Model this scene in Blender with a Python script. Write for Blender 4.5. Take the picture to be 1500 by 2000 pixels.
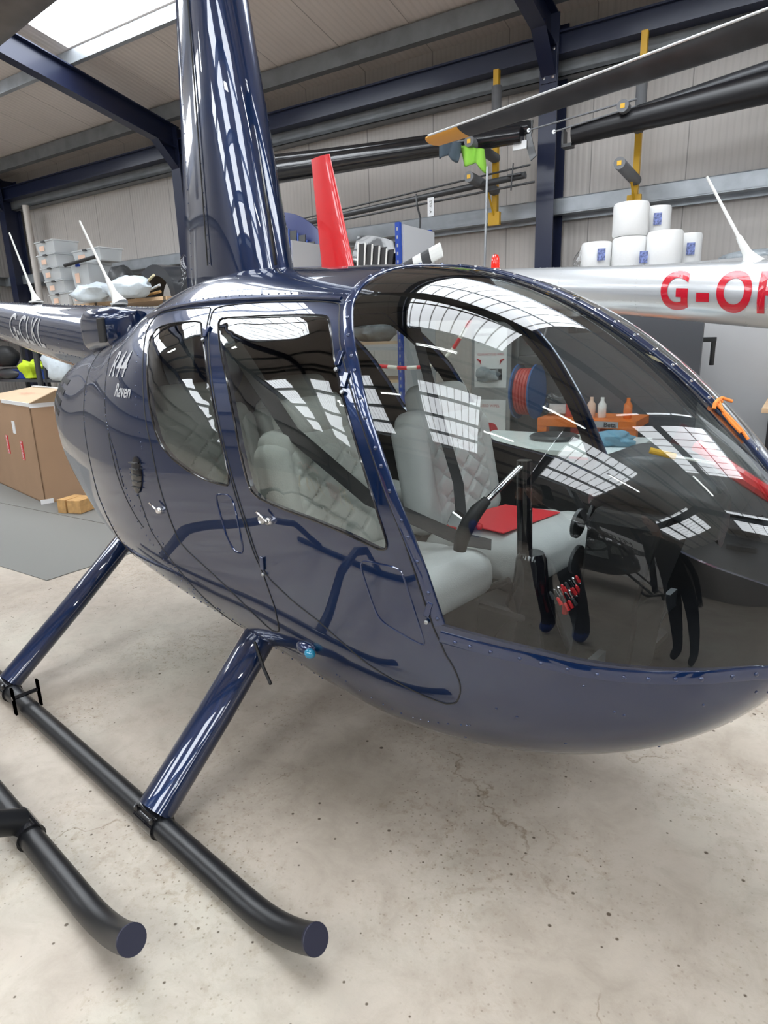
import bpy, bmesh, math, random
import numpy as np
from mathutils import Vector, Matrix
from mathutils.geometry import delaunay_2d_cdt

random.seed(4)
for _o in list(bpy.data.objects):
    bpy.data.objects.remove(_o)
SC = bpy.context.scene
COL = SC.collection
PI = math.pi
R = math.radians

# ------------------------------------------------------------------ camera, world, exposure
CAM = Vector((0.0, -1.789, 1.5))
RT = Vector((0.744856848, 0.666539502, -0.030221980))
UP = Vector((-0.149890417, 0.211295993, 0.965860687))
FW = Vector((-0.650170084, 0.714897962, -0.257293151))
cam_data = bpy.data.cameras.new('camera')
cam = bpy.data.objects.new('camera', cam_data)
COL.objects.link(cam)
cam.matrix_world = Matrix(((RT.x, UP.x, -FW.x, CAM.x), (RT.y, UP.y, -FW.y, CAM.y), (RT.z, UP.z, -FW.z, CAM.z), (0, 0, 0, 1)))
cam_data.sensor_fit = 'VERTICAL'
cam_data.sensor_height = 36.0
cam_data.lens = 1259.4 / 2000 * 36.0
cam_data.clip_start = 0.05
SC.camera = cam

world = bpy.data.worlds.new('world')
SC.world = world
world.use_nodes = True
world.node_tree.nodes['Background'].inputs[0].default_value = (0.75, 0.82, 0.95, 1)
world.node_tree.nodes['Background'].inputs[1].default_value = 0.6

SC.view_settings.view_transform = 'Standard'
SC.view_settings.look = 'None'
SC.view_settings.gamma = 1.0
SC.view_settings.use_curve_mapping = False
SC.view_settings.exposure = 0.0
SKY_EMIT = 9.6
TUBE_EMIT = 30.0

# building frame: p runs along the back wall (right positive), b towards the back wall
BP = Vector((0.98670916, 0.16249625, 0)); BB = Vector((-0.16249625, 0.98670916, 0))
BMAT = Matrix(((BP.x, BB.x, 0, CAM.x), (BP.y, BB.y, 0, CAM.y), (0, 0, 1, 0), (0, 0, 0, 1)))

# ------------------------------------------------------------------ materials
def nt(name):
    m = bpy.data.materials.new(name); m.use_nodes = True
    return m, m.node_tree, m.node_tree.nodes['Principled BSDF']
def mat(name, col, rough=0.5, metal=0.0, coat=0.0, coat_rough=0.03, emit=None, estr=0.0, noise=0.0, nscale=8.0, bump=0.0, bscale=60.0, spec=None):
    m, t, b = nt(name)
    b.inputs['Base Color'].default_value = (*col, 1)
    b.inputs['Roughness'].default_value = rough
    b.inputs['Metallic'].default_value = metal
    b.inputs['Coat Weight'].default_value = coat
    b.inputs['Coat Roughness'].default_value = coat_rough
    if spec is not None: b.inputs['Specular IOR Level'].default_value = spec
    if emit:
        b.inputs['Emission Color'].default_value = (*emit, 1); b.inputs['Emission Strength'].default_value = estr
    tc = t.nodes.new('ShaderNodeTexCoord')
    if noise:
        n = t.nodes.new('ShaderNodeTexNoise'); n.inputs['Scale'].default_value = nscale; n.inputs['Detail'].default_value = 5
        t.links.new(tc.outputs['Object'], n.inputs['Vector'])
        r = t.nodes.new('ShaderNodeMapRange'); r.inputs['From Min'].default_value = .3; r.inputs['From Max'].default_value = .7
        r.inputs['To Min'].default_value = 1 - noise; r.inputs['To Max'].default_value = 1 + noise
        t.links.new(n.outputs['Fac'], r.inputs['Value'])
        v = t.nodes.new('ShaderNodeVectorMath'); v.operation = 'SCALE'; v.inputs[0].default_value = col
        t.links.new(r.outputs['Result'], v.inputs['Scale']); t.links.new(v.outputs[0], b.inputs['Base Color'])
    if bump:
        n2 = t.nodes.new('ShaderNodeTexNoise'); n2.inputs['Scale'].default_value = bscale; n2.inputs['Detail'].default_value = 4
        t.links.new(tc.outputs['Object'], n2.inputs['Vector'])
        bp = t.nodes.new('ShaderNodeBump'); bp.inputs['Strength'].default_value = bump; bp.inputs['Distance'].default_value = .01
        t.links.new(n2.outputs['Fac'], bp.inputs['Height']); t.links.new(bp.outputs[0], b.inputs['Normal'])
    return m
def ribbed(name, col, axis=0, period=0.055, depth=0.5, seam=1.0, rough=0.5, seam_dark=0.45):
    """sheet cladding: fine ribs along one local axis, a dark joint every panel width"""
    m, t, b = nt(name)
    b.inputs['Roughness'].default_value = rough
    tc = t.nodes.new('ShaderNodeTexCoord'); s = t.nodes.new('ShaderNodeSeparateXYZ')
    t.links.new(tc.outputs['Object'], s.inputs[0])
    def mth(op, a, bv=None):
        n = t.nodes.new('ShaderNodeMath'); n.operation = op
        for i, q in enumerate((a, bv)):
            if q is None: continue
            if isinstance(q, (int, float)): n.inputs[i].default_value = q
            else: t.links.new(q, n.inputs[i])
        return n.outputs[0]
    c = s.outputs[axis]
    rib = mth('SINE', mth('MULTIPLY', c, 2 * PI / period))
    bp = t.nodes.new('ShaderNodeBump'); bp.inputs['Strength'].default_value = depth; bp.inputs['Distance'].default_value = .004
    t.links.new(rib, bp.inputs['Height']); t.links.new(bp.outputs[0], b.inputs['Normal'])
    fr = mth('FRACT', mth('DIVIDE', mth('ADD', c, 50.3), seam))
    line = mth('LESS_THAN', fr, 0.012 / seam)
    n = t.nodes.new('ShaderNodeTexNoise'); n.inputs['Scale'].default_value = 0.9; n.inputs['Detail'].default_value = 6
    t.links.new(tc.outputs['Object'], n.inputs['Vector'])
    k = mth('ADD', mth('MULTIPLY', n.outputs['Fac'], 0.16), 0.92)
    groove = mth('MULTIPLY', mth('LESS_THAN', rib, -0.55), 0.06)
    k = mth('SUBTRACT', k, groove)
    k = mth('SUBTRACT', k, mth('MULTIPLY', line, seam_dark))
    v = t.nodes.new('ShaderNodeVectorMath'); v.operation = 'SCALE'; v.inputs[0].default_value = col
    t.links.new(k, v.inputs['Scale']); t.links.new(v.outputs[0], b.inputs['Base Color'])
    return m
def glass_mat(name, tint=(0.85, 0.88, 0.88), ior=1.5, boost=1.0):
    m, t, b = nt(name); t.nodes.remove(b)
    out = t.nodes['Material Output']
    tr = t.nodes.new('ShaderNodeBsdfTransparent'); tr.inputs[0].default_value = (*tint, 1)
    gl = t.nodes.new('ShaderNodeBsdfGlossy'); gl.inputs['Roughness'].default_value = 0.004
    fr = t.nodes.new('ShaderNodeFresnel'); fr.inputs['IOR'].default_value = ior
    geo = t.nodes.new('ShaderNodeNewGeometry')
    inv = t.nodes.new('ShaderNodeMath'); inv.operation = 'SUBTRACT'; inv.inputs[0].default_value = boost
    ml = t.nodes.new('ShaderNodeMath'); ml.operation = 'MULTIPLY'; ml.use_clamp = True
    sc = t.nodes.new('ShaderNodeMath'); sc.operation = 'MULTIPLY'; sc.inputs[1].default_value = boost
    t.links.new(geo.outputs['Backfacing'], sc.inputs[0]); t.links.new(sc.outputs[0], inv.inputs[1])
    t.links.new(fr.outputs[0], ml.inputs[0]); t.links.new(inv.outputs[0], ml.inputs[1])
    mx = t.nodes.new('ShaderNodeMixShader')
    t.links.new(ml.outputs[0], mx.inputs[0]); t.links.new(tr.outputs[0], mx.inputs[1]); t.links.new(gl.outputs[0], mx.inputs[2])
    t.links.new(mx.outputs[0], out.inputs['Surface'])
    return m
def emit_mat(name, col, s):
    m, t, b = nt(name)
    b.inputs['Base Color'].default_value = (.8, .8, .8, 1)
    b.inputs['Emission Color'].default_value = (*col, 1); b.inputs['Emission Strength'].default_value = s
    return m
def skylight_mat():
    m, t, b = nt('skylight_sheet')
    b.inputs['Base Color'].default_value = (.8, .8, .8, 1)
    tc = t.nodes.new('ShaderNodeTexCoord'); s = t.nodes.new('ShaderNodeSeparateXYZ'); t.links.new(tc.outputs['Object'], s.inputs[0])
    a = t.nodes.new('ShaderNodeMath'); a.operation = 'MULTIPLY'; a.inputs[1].default_value = 2 * PI / 0.33; t.links.new(s.outputs[0], a.inputs[0])
    w = t.nodes.new('ShaderNodeMath'); w.operation = 'SINE'; t.links.new(a.outputs[0], w.inputs[0])
    r = t.nodes.new('ShaderNodeMapRange'); r.inputs['From Min'].default_value = .90; r.inputs['From Max'].default_value = 1.0
    r.inputs['To Min'].default_value = SKY_EMIT; r.inputs['To Max'].default_value = SKY_EMIT * .085
    t.links.new(w.outputs[0], r.inputs['Value'])
    b.inputs['Emission Color'].default_value = (.90, .95, 1.0, 1)
    t.links.new(r.outputs[0], b.inputs['Emission Strength'])
    return m
def floor_mat():
    m, t, b = nt('worn_concrete')
    tc = t.nodes.new('ShaderNodeTexCoord')
    def noise(scale, detail=6, rough=.6, dist=0):
        n = t.nodes.new('ShaderNodeTexNoise'); n.inputs['Scale'].default_value = scale; n.inputs['Detail'].default_value = detail
        n.inputs['Roughness'].default_value = rough; n.inputs['Distortion'].default_value = dist
        t.links.new(tc.outputs['Object'], n.inputs['Vector']); return n.outputs['Fac']
    def ramp(src, stops):
        r = t.nodes.new('ShaderNodeValToRGB'); t.links.new(src, r.inputs[0])
        e = r.color_ramp.elements
        while len(e) < len(stops): e.new(.5)
        for i, (p, c) in enumerate(stops): e[i].position = p; e[i].color = (*c, 1)
        return r.outputs[0]
    def mix(fac, a, bb, mode='MIX'):
        x = t.nodes.new('ShaderNodeMix'); x.data_type = 'RGBA'; x.blend_type = mode
        if isinstance(fac, float): x.inputs[0].default_value = fac
        else: t.links.new(fac, x.inputs[0])
        t.links.new(a, x.inputs[6]); t.links.new(bb, x.inputs[7]); return x.outputs[2]
    base = ramp(noise(0.9, 6, .6), [(.32, (.345, .295, .24)), (.5, (.45, .395, .33)), (.68, (.50, .47, .395))])
    mid = ramp(noise(7, 8, .7, .6), [(.35, (.86, .85, .84)), (.55, (1, 1, 1)), (.75, (1.06, 1.05, 1.04))])
    c = mix(1.0, base, mid, 'MULTIPLY')
    # fine grime blotches
    grime = ramp(noise(26, 8, .75, .3), [(.50, (1, 1, 1)), (.60, (.84, .80, .75)), (.74, (.60, .54, .47))])
    gm = ramp(noise(1.7, 4, .6), [(.42, (0, 0, 0)), (.62, (1, 1, 1))])
    g2 = mix(gm, ramp(noise(1, 0), [(0, (1, 1, 1)), (1, (1, 1, 1))]), grime)
    c = mix(1.0, c, g2, 'MULTIPLY')
    # small dark specks and pits
    vo = t.nodes.new('ShaderNodeTexVoronoi'); vo.inputs['Scale'].default_value = 8; vo.feature = 'F1'; vo.voronoi_dimensions = '2D'
    t.links.new(tc.outputs['Object'], vo.inputs['Vector'])
    jit = t.nodes.new('ShaderNodeMath'); jit.operation = 'MULTIPLY_ADD'; jit.inputs[1].default_value = .22; t.links.new(noise(3.1, 3), jit.inputs[0]); t.links.new(vo.outputs['Distance'], jit.inputs[2])
    sp = ramp(jit.outputs[0], [(.115, (.22, .19, .15)), (.135, (1, 1, 1))])
    c = mix(1.0, c, sp, 'MULTIPLY')
    vo2 = t.nodes.new('ShaderNodeTexVoronoi'); vo2.inputs['Scale'].default_value = 30; vo2.feature = 'F1'; vo2.voronoi_dimensions = '2D'
    t.links.new(tc.outputs['Object'], vo2.inputs['Vector'])
    sp2 = ramp(vo2.outputs['Distance'], [(.05, (.50, .46, .40)), (.11, (1, 1, 1))])
    c = mix(gm, c, mix(1.0, c, sp2, 'MULTIPLY'))
    # hairline cracks
    vc = t.nodes.new('ShaderNodeTexVoronoi'); vc.inputs['Scale'].default_value = .7; vc.feature = 'DISTANCE_TO_EDGE'
    wv = t.nodes.new('ShaderNodeTexNoise'); wv.inputs['Scale'].default_value = 5; wv.inputs['Detail'].default_value = 6
    t.links.new(tc.outputs['Object'], wv.inputs['Vector'])
    ad = t.nodes.new('ShaderNodeVectorMath'); ad.operation = 'MULTIPLY_ADD'; ad.inputs[1].default_value = (.35, .35, .35)
    t.links.new(wv.outputs['Color'], ad.inputs[0]); t.links.new(tc.outputs['Object'], ad.inputs[2]); t.links.new(ad.outputs[0], vc.inputs['Vector'])
    cr = ramp(vc.outputs['Distance'], [(.0, (.62, .57, .5)), (.0035, (1, 1, 1))])
    cm = ramp(noise(2.3, 2), [(.5, (0, 0, 0)), (.56, (1, 1, 1))])
    c = mix(cm, c, mix(1.0, c, cr, 'MULTIPLY'))
    t.links.new(c, b.inputs['Base Color'])
    b.inputs['Roughness'].default_value = .55
    bp = t.nodes.new('ShaderNodeBump'); bp.inputs['Strength'].default_value = .25; bp.inputs['Distance'].default_value = .004
    t.links.new(noise(40, 6), bp.inputs['Height']); t.links.new(bp.outputs[0], b.inputs['Normal'])
    return m
def checker_mat(name, c1, c2, scale):
    m, t, b = nt(name)
    tc = t.nodes.new('ShaderNodeTexCoord'); w = t.nodes.new('ShaderNodeTexBrick')
    w.inputs['Color1'].default_value = (*c1, 1); w.inputs['Color2'].default_value = (*c1, 1); w.inputs['Mortar'].default_value = (*c2, 1)
    w.inputs['Scale'].default_value = scale; w.inputs['Mortar Size'].default_value = .12
    t.links.new(tc.outputs['Object'], w.inputs['Vector']); t.links.new(w.outputs['Color'], b.inputs['Base Color'])
    b.inputs['Roughness'].default_value = .6
    return m
def stripes_mat(name, c1, c2, period, axis='UV'):
    m, t, b = nt(name)
    at = t.nodes.new('ShaderNodeAttribute'); at.attribute_name = 'run'
    d = t.nodes.new('ShaderNodeMath'); d.operation = 'DIVIDE'; d.inputs[1].default_value = period; t.links.new(at.outputs['Fac'], d.inputs[0])
    f = t.nodes.new('ShaderNodeMath'); f.operation = 'FRACT'; t.links.new(d.outputs[0], f.inputs[0])
    l = t.nodes.new('ShaderNodeMath'); l.operation = 'LESS_THAN'; l.inputs[1].default_value = .5; t.links.new(f.outputs[0], l.inputs[0])
    x = t.nodes.new('ShaderNodeMix'); x.data_type = 'RGBA'; x.inputs[6].default_value = (*c1, 1); x.inputs[7].default_value = (*c2, 1)
    t.links.new(l.outputs[0], x.inputs[0]); t.links.new(x.outputs[2], b.inputs['Base Color']); b.inputs['Roughness'].default_value = .35
    return m

def car_paint(name, flake, under, ior=1.80):
    m = mat(name, flake, .30, .5, 1.0, .006)
    b = m.node_tree.nodes['Principled BSDF']; b.inputs['Coat IOR'].default_value = ior
    b.inputs['Specular IOR Level'].default_value = .2
    return m
M = {}
M['blue'] = car_paint('navy_paint', (.0010, .013, .058), None)
M['blue_edge'] = car_paint('navy_trim_paint', (.0012, .017, .080), None)
M['interior'] = mat('cabin_lining', (.008, .008, .009), .55)
M['headliner'] = mat('headliner', (.07, .07, .072), .8)
M['black_rubber'] = mat('black_rubber', (.012, .012, .013), .6)
M['black_gloss'] = mat('gloss_black_trim', (.008, .008, .010), .12, 0, .5)
M['skid_black'] = mat('skid_black', (.007, .0075, .009), .36, 0, 0, noise=.25, nscale=14)
M['screen'] = glass_mat('windscreen_acrylic', (.86, .88, .88), 1.52, 1.6)
M['doorglass'] = glass_mat('door_window_acrylic', (.80, .82, .80), 1.52, 1.7)
M['leather'] = mat('grey_leather', (.55, .56, .545), .48, noise=.05, nscale=9, bump=.15, bscale=220)
M['stitch'] = mat('seat_stitching', (.62, .63, .62), .7)
M['belt'] = mat('belt_webbing', (.016, .016, .018), .7)
M['chrome'] = mat('chrome', (.8, .8, .82), .08, 1)
M['steel'] = mat('brushed_steel', (.42, .44, .46), .38, 1)
M['alu'] = mat('aluminium', (.55, .56, .57), .3, 1)
M['red_plastic'] = mat('red_plastic', (.65, .02, .025), .35, emit=None)
M['red_vinyl'] = mat('red_vinyl', (.75, .035, .045), .45)
M['cap'] = mat('dark_blue_end_cap', (.008, .009, .028), .45)
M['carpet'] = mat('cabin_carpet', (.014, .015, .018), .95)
M['carpet_lit'] = mat('sill_carpet_lit', (.11, .105, .13), .95, bump=.5, bscale=500, noise=.5, nscale=170)  # paler copy of the cabin carpet, the light on it put into the colour
M['white_paint'] = mat('white_gloss_paint', (.80, .81, .78), .3, 0, .4)
M['letter_white'] = mat('silver_lettering', (.50, .51, .53), .35, .2)
M['letter_red'] = mat('red_lettering', (.55, .008, .025), .25, 0, .8)
M['silver'] = mat('silver_paint', (.62, .64, .66), .32, .55, 1.0, .03)
M['red_paint'] = mat('red_paint', (.62, .006, .012), .3, 0, 1.0, .02)
M['dark_paint'] = mat('dark_blue_black_paint', (.006, .007, .014), .3, .2, 1.0, .02)
M['blade'] = mat('rotor_blade_grey', (.045, .047, .052), .38, .3, 0, noise=.35, nscale=4)
M['blade_brown'] = mat('rotor_blade_worn_grey', (.10, .095, .095), .45, .25, 0, noise=.3, nscale=5)
M['blade_edge'] = mat('bare_leading_edge', (.75, .77, .78), .35, .6)
M['yellow_tip'] = mat('orange_yellow_tip_paint', (.75, .36, .05), .4)
M['teal_lens'] = mat('teal_lens', (.01, .22, .38), .05, 0, 1.0)
M['beacon'] = mat('red_beacon_lens', (.75, .02, .01), .12, 0, 1, emit=(1, .03, .01), estr=.25)
M['steelblue'] = mat('blue_steel_paint', (.008, .013, .042), .38, .1, .25, .15)
M['galv'] = mat('galvanised_steel', (.40, .43, .46), .42, .55, noise=.12, nscale=6)
M['galv_dark'] = mat('galvanised_steel_weathered', (.21, .22, .23), .5, .35, noise=.15, nscale=5)
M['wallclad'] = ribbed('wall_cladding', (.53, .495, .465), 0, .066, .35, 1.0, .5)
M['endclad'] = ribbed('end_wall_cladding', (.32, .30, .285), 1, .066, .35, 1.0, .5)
M['roofclad'] = ribbed('roof_cladding', (.66, .60, .565), 0, .085, .5, 1.0, .55)
M['skylight'] = skylight_mat()
M['floor'] = floor_mat()
M['matrub'] = checker_mat('ribbed_rubber_mat', (.245, .245, .23), (.165, .165, .155), 34)
M['cardboard'] = mat('cardboard', (.36, .225, .135), .8, noise=.05, nscale=3)
M['cardboard_light'] = mat('cardboard_inner', (.52, .38, .25), .85)
M['tape'] = mat('white_packing_tape', (.78, .78, .78), .4)
M['sticker_red'] = mat('red_sticker', (.75, .04, .05), .5)
M['paper'] = mat('white_paper', (.80, .81, .82), .7)
M['wood'] = mat('pine_timber', (.50, .29, .11), .7, noise=.18, nscale=18)
M['ply'] = mat('pale_ply', (.60, .42, .26), .55, noise=.08, nscale=10)
M['rackblue'] = mat('rack_blue', (.01, .06, .38), .4)
M['panelgrey'] = mat('grey_sheet_panel', (.52, .53, .55), .45)
M['whitewall'] = mat('painted_plasterboard', (.42, .425, .435), .6, noise=.03, nscale=2)
M['roll'] = mat('white_paper_roll', (.84, .84, .83), .9, bump=.3, bscale=30)
M['film'] = glass_mat('plastic_film', (.90, .91, .92), 1.35, 2.2)
M['tubclear'] = mat('translucent_tub', (.80, .84, .86), .25); 
_b = M['tubclear'].node_tree.nodes['Principled BSDF']; _b.inputs['Alpha'].default_value = .5
M['tubgrey'] = mat('tub_contents', (.42, .41, .40), .7, noise=.5, nscale=20)
M['labelpeach'] = mat('peach_label', (.75, .52, .40), .7)
M['bag'] = mat('white_polythene', (.68, .76, .82), .28, noise=.08, nscale=9, bump=.8, bscale=14)
M['greybag'] = mat('grey_polythene', (.26, .29, .31), .25, noise=.4, nscale=10, bump=1.0, bscale=16)
M['hivis'] = mat('hi_vis_yellow', (.62, .82, .03), .6, emit=None)
M['bluecrate'] = mat('blue_plastic', (.01, .045, .30), .4)
M['darkgrey'] = mat('dark_grey_plastic', (.045, .047, .05), .4)
M['darkpanel'] = mat('dark_grey_board', (.07, .075, .085), .45)
M['yellowsteel'] = mat('yellow_steel', (.70, .40, .02), .45)
M['foam'] = mat('grey_foam_sleeve', (.16, .165, .175), .85)
M['greenrag'] = mat('lime_cloth', (.25, .55, .06), .85)
M['bluerag'] = mat('slate_cloth', (.06, .085, .11), .85)
M['masking'] = mat('masking_tape', (.72, .65, .42), .8)
M['orange'] = mat('orange_steel', (.78, .19, .02), .4)
M['orange_cord'] = mat('orange_cord', (.95, .27, .04), .5)
M['counter'] = mat('white_worktop', (.72, .77, .76), .3)
M['led'] = emit_mat('green_led', (.05, 1, .25), 6)
M['tube'] = emit_mat('fluorescent_tube', (.95, 1.0, 1.0), TUBE_EMIT)
M['glove'] = mat('blue_glove', (.12, .28, .38), .6)
M['hosered'] = mat('red_hose', (.55, .06, .05), .4)
M['hoseblue'] = mat('blue_reel_paint', (.02, .10, .30), .35)
M['skin'] = mat('skin', (.55, .33, .25), .5)
M['jacket'] = mat('black_jacket', (.010, .011, .014), .8)
M['trouser'] = mat('navy_trousers', (.010, .014, .028), .85)
M['shoe'] = mat('blue_shoe', (.01, .05, .22), .5)
M['hair'] = mat('short_brown_hair', (.06, .035, .02), .8)
M['chainstripe'] = stripes_mat('red_white_chain', (.85, .82, .74), (.70, .03, .04), .20)
M['textblack'] = mat('dark_print', (.02, .02, .025), .6)
M['bluetext'] = mat('navy_print', (.03, .08, .35), .5)

# ------------------------------------------------------------------ mesh helpers
class MB:
    def __init__(s): s.v = []; s.f = []; s.m = []; s.attr = {}
    def add(s, vs, fs, mi=0):
        o = len(s.v); s.v += [tuple(p) for p in vs]
        for f in fs: s.f.append(tuple(i + o for i in f)); s.m.append(mi)
        return s
    def box(s, c, d, mi=0, rot=None):
        x, y, z = [q / 2 for q in d]
        vs = [Vector((i * x, j * y, k * z)) for i in (-1, 1) for j in (-1, 1) for k in (-1, 1)]
        if rot is not None: vs = [rot @ q for q in vs]
        vs = [q + Vector(c) for q in vs]
        return s.add(vs, [(0, 1, 3, 2), (4, 6, 7, 5), (0, 4, 5, 1), (2, 3, 7, 6), (0, 2, 6, 4), (1, 5, 7, 3)], mi)
    def b2(s, a, b, mi=0):
        return s.box([(a[i] + b[i]) / 2 for i in range(3)], [abs(b[i] - a[i]) for i in range(3)], mi)
    def loft(s, rings, mi=0, caps=True, closed=True):
        n = len(rings[0]); vs = [p for r in rings for p in r]; fs = []
        for i in range(len(rings) - 1):
            for j in range(n if closed else n - 1):
                k = (j + 1) % n
                fs.append((i * n + j, i * n + k, (i + 1) * n + k, (i + 1) * n + j))
        if caps:
            fs.append(tuple(range(n - 1, -1, -1))); fs.append(tuple((len(rings) - 1) * n + j for j in range(n)))
        return s.add(vs, fs, mi)
    def tube(s, pts, r, n=12, mi=0, caps=True, ax=None, sx=1.0, record=False):
        pts = [Vector(p) for p in pts]; rs = r if isinstance(r, (list, tuple)) else [r] * len(pts)
        rings = []; prev = None; run = 0
        for i, p in enumerate(pts):
            t = (pts[min(i + 1, len(pts) - 1)] - pts[max(i - 1, 0)]).normalized()
            if prev is None:
                u = Vector(ax) if ax else (Vector((0, 0, 1)) if abs(t.z) < .9 else Vector((1, 0, 0)))
            else: u = prev
            u = (u - t * u.dot(t)).normalized(); prev = u; w = t.cross(u)
            rings.append([p + (u * math.cos(2 * PI * k / n) * sx + w * math.sin(2 * PI * k / n)) * rs[i] for k in range(n)])
        if record:
            a = s.attr.setdefault('run', [])
            run = 0
            for i in range(len(pts)):
                if i: run += (pts[i] - pts[i - 1]).length
                a += [run] * n
        return s.loft(rings, mi, caps)
    def lathe(s, prof, c=(0, 0, 0), n=24, mi=0, rot=None, caps=True):
        c = Vector(c); rings = []
        for r, z in prof:
            ring = [Vector((r * math.cos(2 * PI * k / n), r * math.sin(2 * PI * k / n), z)) for k in range(n)]
            if rot is not None: ring = [rot @ q for q in ring]
            rings.append([q + c for q in ring])
        return s.loft(rings, mi, caps)
    def sph(s, c, r, n=12, mi=0, sc=(1, 1, 1)):
        m = n // 2; rings = []
        for i in range(m + 1):
            a = -PI / 2 + PI * i / m; rr = max(math.cos(a), .001)
            rings.append([Vector((c[0] + r * sc[0] * rr * math.cos(2 * PI * k / n), c[1] + r * sc[1] * rr * math.sin(2 * PI * k / n), c[2] + r * sc[2] * math.sin(a))) for k in range(n)])
        return s.loft(rings, mi)
    def prism(s, poly, z0, z1, mi=0, tf=None):
        tf = tf or (lambda x, y, z: (x, y, z))
        return s.loft([[Vector(tf(x, y, z0)) for x, y in poly], [Vector(tf(x, y, z1)) for x, y in poly]], mi)
    def build(s, name, mats, parent=None, smooth=False, bevel=0, sub=0, normals=None, angle=35):
        me = bpy.data.meshes.new(name); me.from_pydata(s.v, [], s.f)
        mats = mats if isinstance(mats, (list, tuple)) else [mats]
        for q in mats: me.materials.append(q)
        me.polygons.foreach_set('material_index', s.m)
        if normals is None:
            bm = bmesh.new(); bm.from_mesh(me)
            bmesh.ops.recalc_face_normals(bm, faces=bm.faces[:]); bm.to_mesh(me); bm.free()
        for k, a in s.attr.items():
            if len(a) == len(me.vertices):
                at = me.attributes.new(k, 'FLOAT', 'POINT'); at.data.foreach_set('value', a)
        if smooth:
            me.polygons.foreach_set('use_smooth', [True] * len(me.polygons))
            if normals is None: me.set_sharp_from_angle(angle=R(angle))
        me.update()
        if normals is not None:
            me.normals_split_custom_set_from_vertices([tuple(q) for q in normals])
        o = bpy.data.objects.new(name, me); COL.objects.link(o)
        if parent: o.parent = parent
        if bevel:
            b = o.modifiers.new('bevel', 'BEVEL'); b.width = bevel; b.segments = 2; b.limit_method = 'ANGLE'; b.angle_limit = R(40)
        if sub:
            q = o.modifiers.new('subd', 'SUBSURF'); q.levels = sub; q.render_levels = sub
        return o
def tag(o, label=None, cat=None, group=None, kind=None):
    if label: o['label'] = label
    if cat: o['category'] = cat
    if group: o['group'] = group
    if kind: o['kind'] = kind
    return o
def empty(name, label, cat, loc=(0, 0, 0), rz=0, group=None, frame='W'):
    o = bpy.data.objects.new(name, None); COL.objects.link(o); o.empty_display_size = .1
    mm = Matrix.Translation(Vector(loc)) @ Matrix.Rotation(rz, 4, 'Z')
    o.matrix_world = (BMAT @ mm) if frame == 'B' else mm
    return tag(o, label, cat, group)
def inB(o, loc=(0, 0, 0), rz=0):
    o.matrix_world = BMAT @ Matrix.Translation(Vector(loc)) @ Matrix.Rotation(rz, 4, 'Z')
    return o
def copy_tree(o, parent=None, ren=None):
    c = o.copy(); COL.objects.link(c); c.parent = parent
    for ch in list(o.children): copy_tree(ch, c)
    return c
def vnoise(p, s=1.0):
    from mathutils import noise
    return noise.noise(Vector(p) * s)
def rounded(sx, sy, sz, r, n=10):
    """rounded block as vertex dict grid: returns (verts, faces) centred at origin"""
    bm = bmesh.new(); bmesh.ops.create_cube(bm, size=1.0)
    bmesh.ops.subdivide_edges(bm, edges=bm.edges[:], cuts=n, use_grid_fill=True)
    vs = []
    for v in bm.verts:
        p = Vector((v.co.x * sx, v.co.y * sy, v.co.z * sz))
        q = Vector((max(-sx / 2 + r, min(sx / 2 - r, p.x)), max(-sy / 2 + r, min(sy / 2 - r, p.y)), max(-sz / 2 + r, min(sz / 2 - r, p.z))))
        d = p - q
        if d.length > 1e-6: p = q + d.normalized() * r
        vs.append(p)
    bm.verts.index_update()
    fs = [tuple(v.index for v in f.verts) for f in bm.faces]
    bm.free(); return vs, fs
def text_mesh(txt, size, extrude=0.0, font_scale_x=1.0, spacing=1.0, bold=0.0, cuts=2):
    cu = bpy.data.curves.new('t', 'FONT'); cu.body = txt; cu.size = size; cu.align_x = 'CENTER'; cu.align_y = 'CENTER'
    cu.space_character = spacing; cu.offset = bold
    to = bpy.data.objects.new('t', cu); COL.objects.link(to)
    dg = bpy.context.evaluated_depsgraph_get(); dg.update()
    me = bpy.data.meshes.new_from_object(to.evaluated_get(dg))
    bpy.data.objects.remove(to); bpy.data.curves.remove(cu)
    bm = bmesh.new(); bm.from_mesh(me)
    bmesh.ops.triangulate(bm, faces=bm.faces[:])
    for _ in range(cuts):
        long = [e for e in bm.edges if e.calc_length() > size * .12]
        if long: bmesh.ops.subdivide_edges(bm, edges=long, cuts=1)
        bmesh.ops.triangulate(bm, faces=bm.faces[:])
    vs = [(v.co.x * font_scale_x, v.co.y) for v in bm.verts]; bm.verts.index_update()
    fs = [tuple(v.index for v in f.verts) for f in bm.faces]; bm.free(); bpy.data.meshes.remove(me)
    return vs, fs
def put_text(name, txt, size, fn, m, parent=None, **k):
    """fn(x, y) -> 3-D point on the surface carrying the lettering"""
    vs, fs = text_mesh(txt, size, **k)
    mb = MB(); mb.add([fn(x, y) for x, y in vs], fs)
    me_o = mb.build(name, m, parent)
    return me_o
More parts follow.
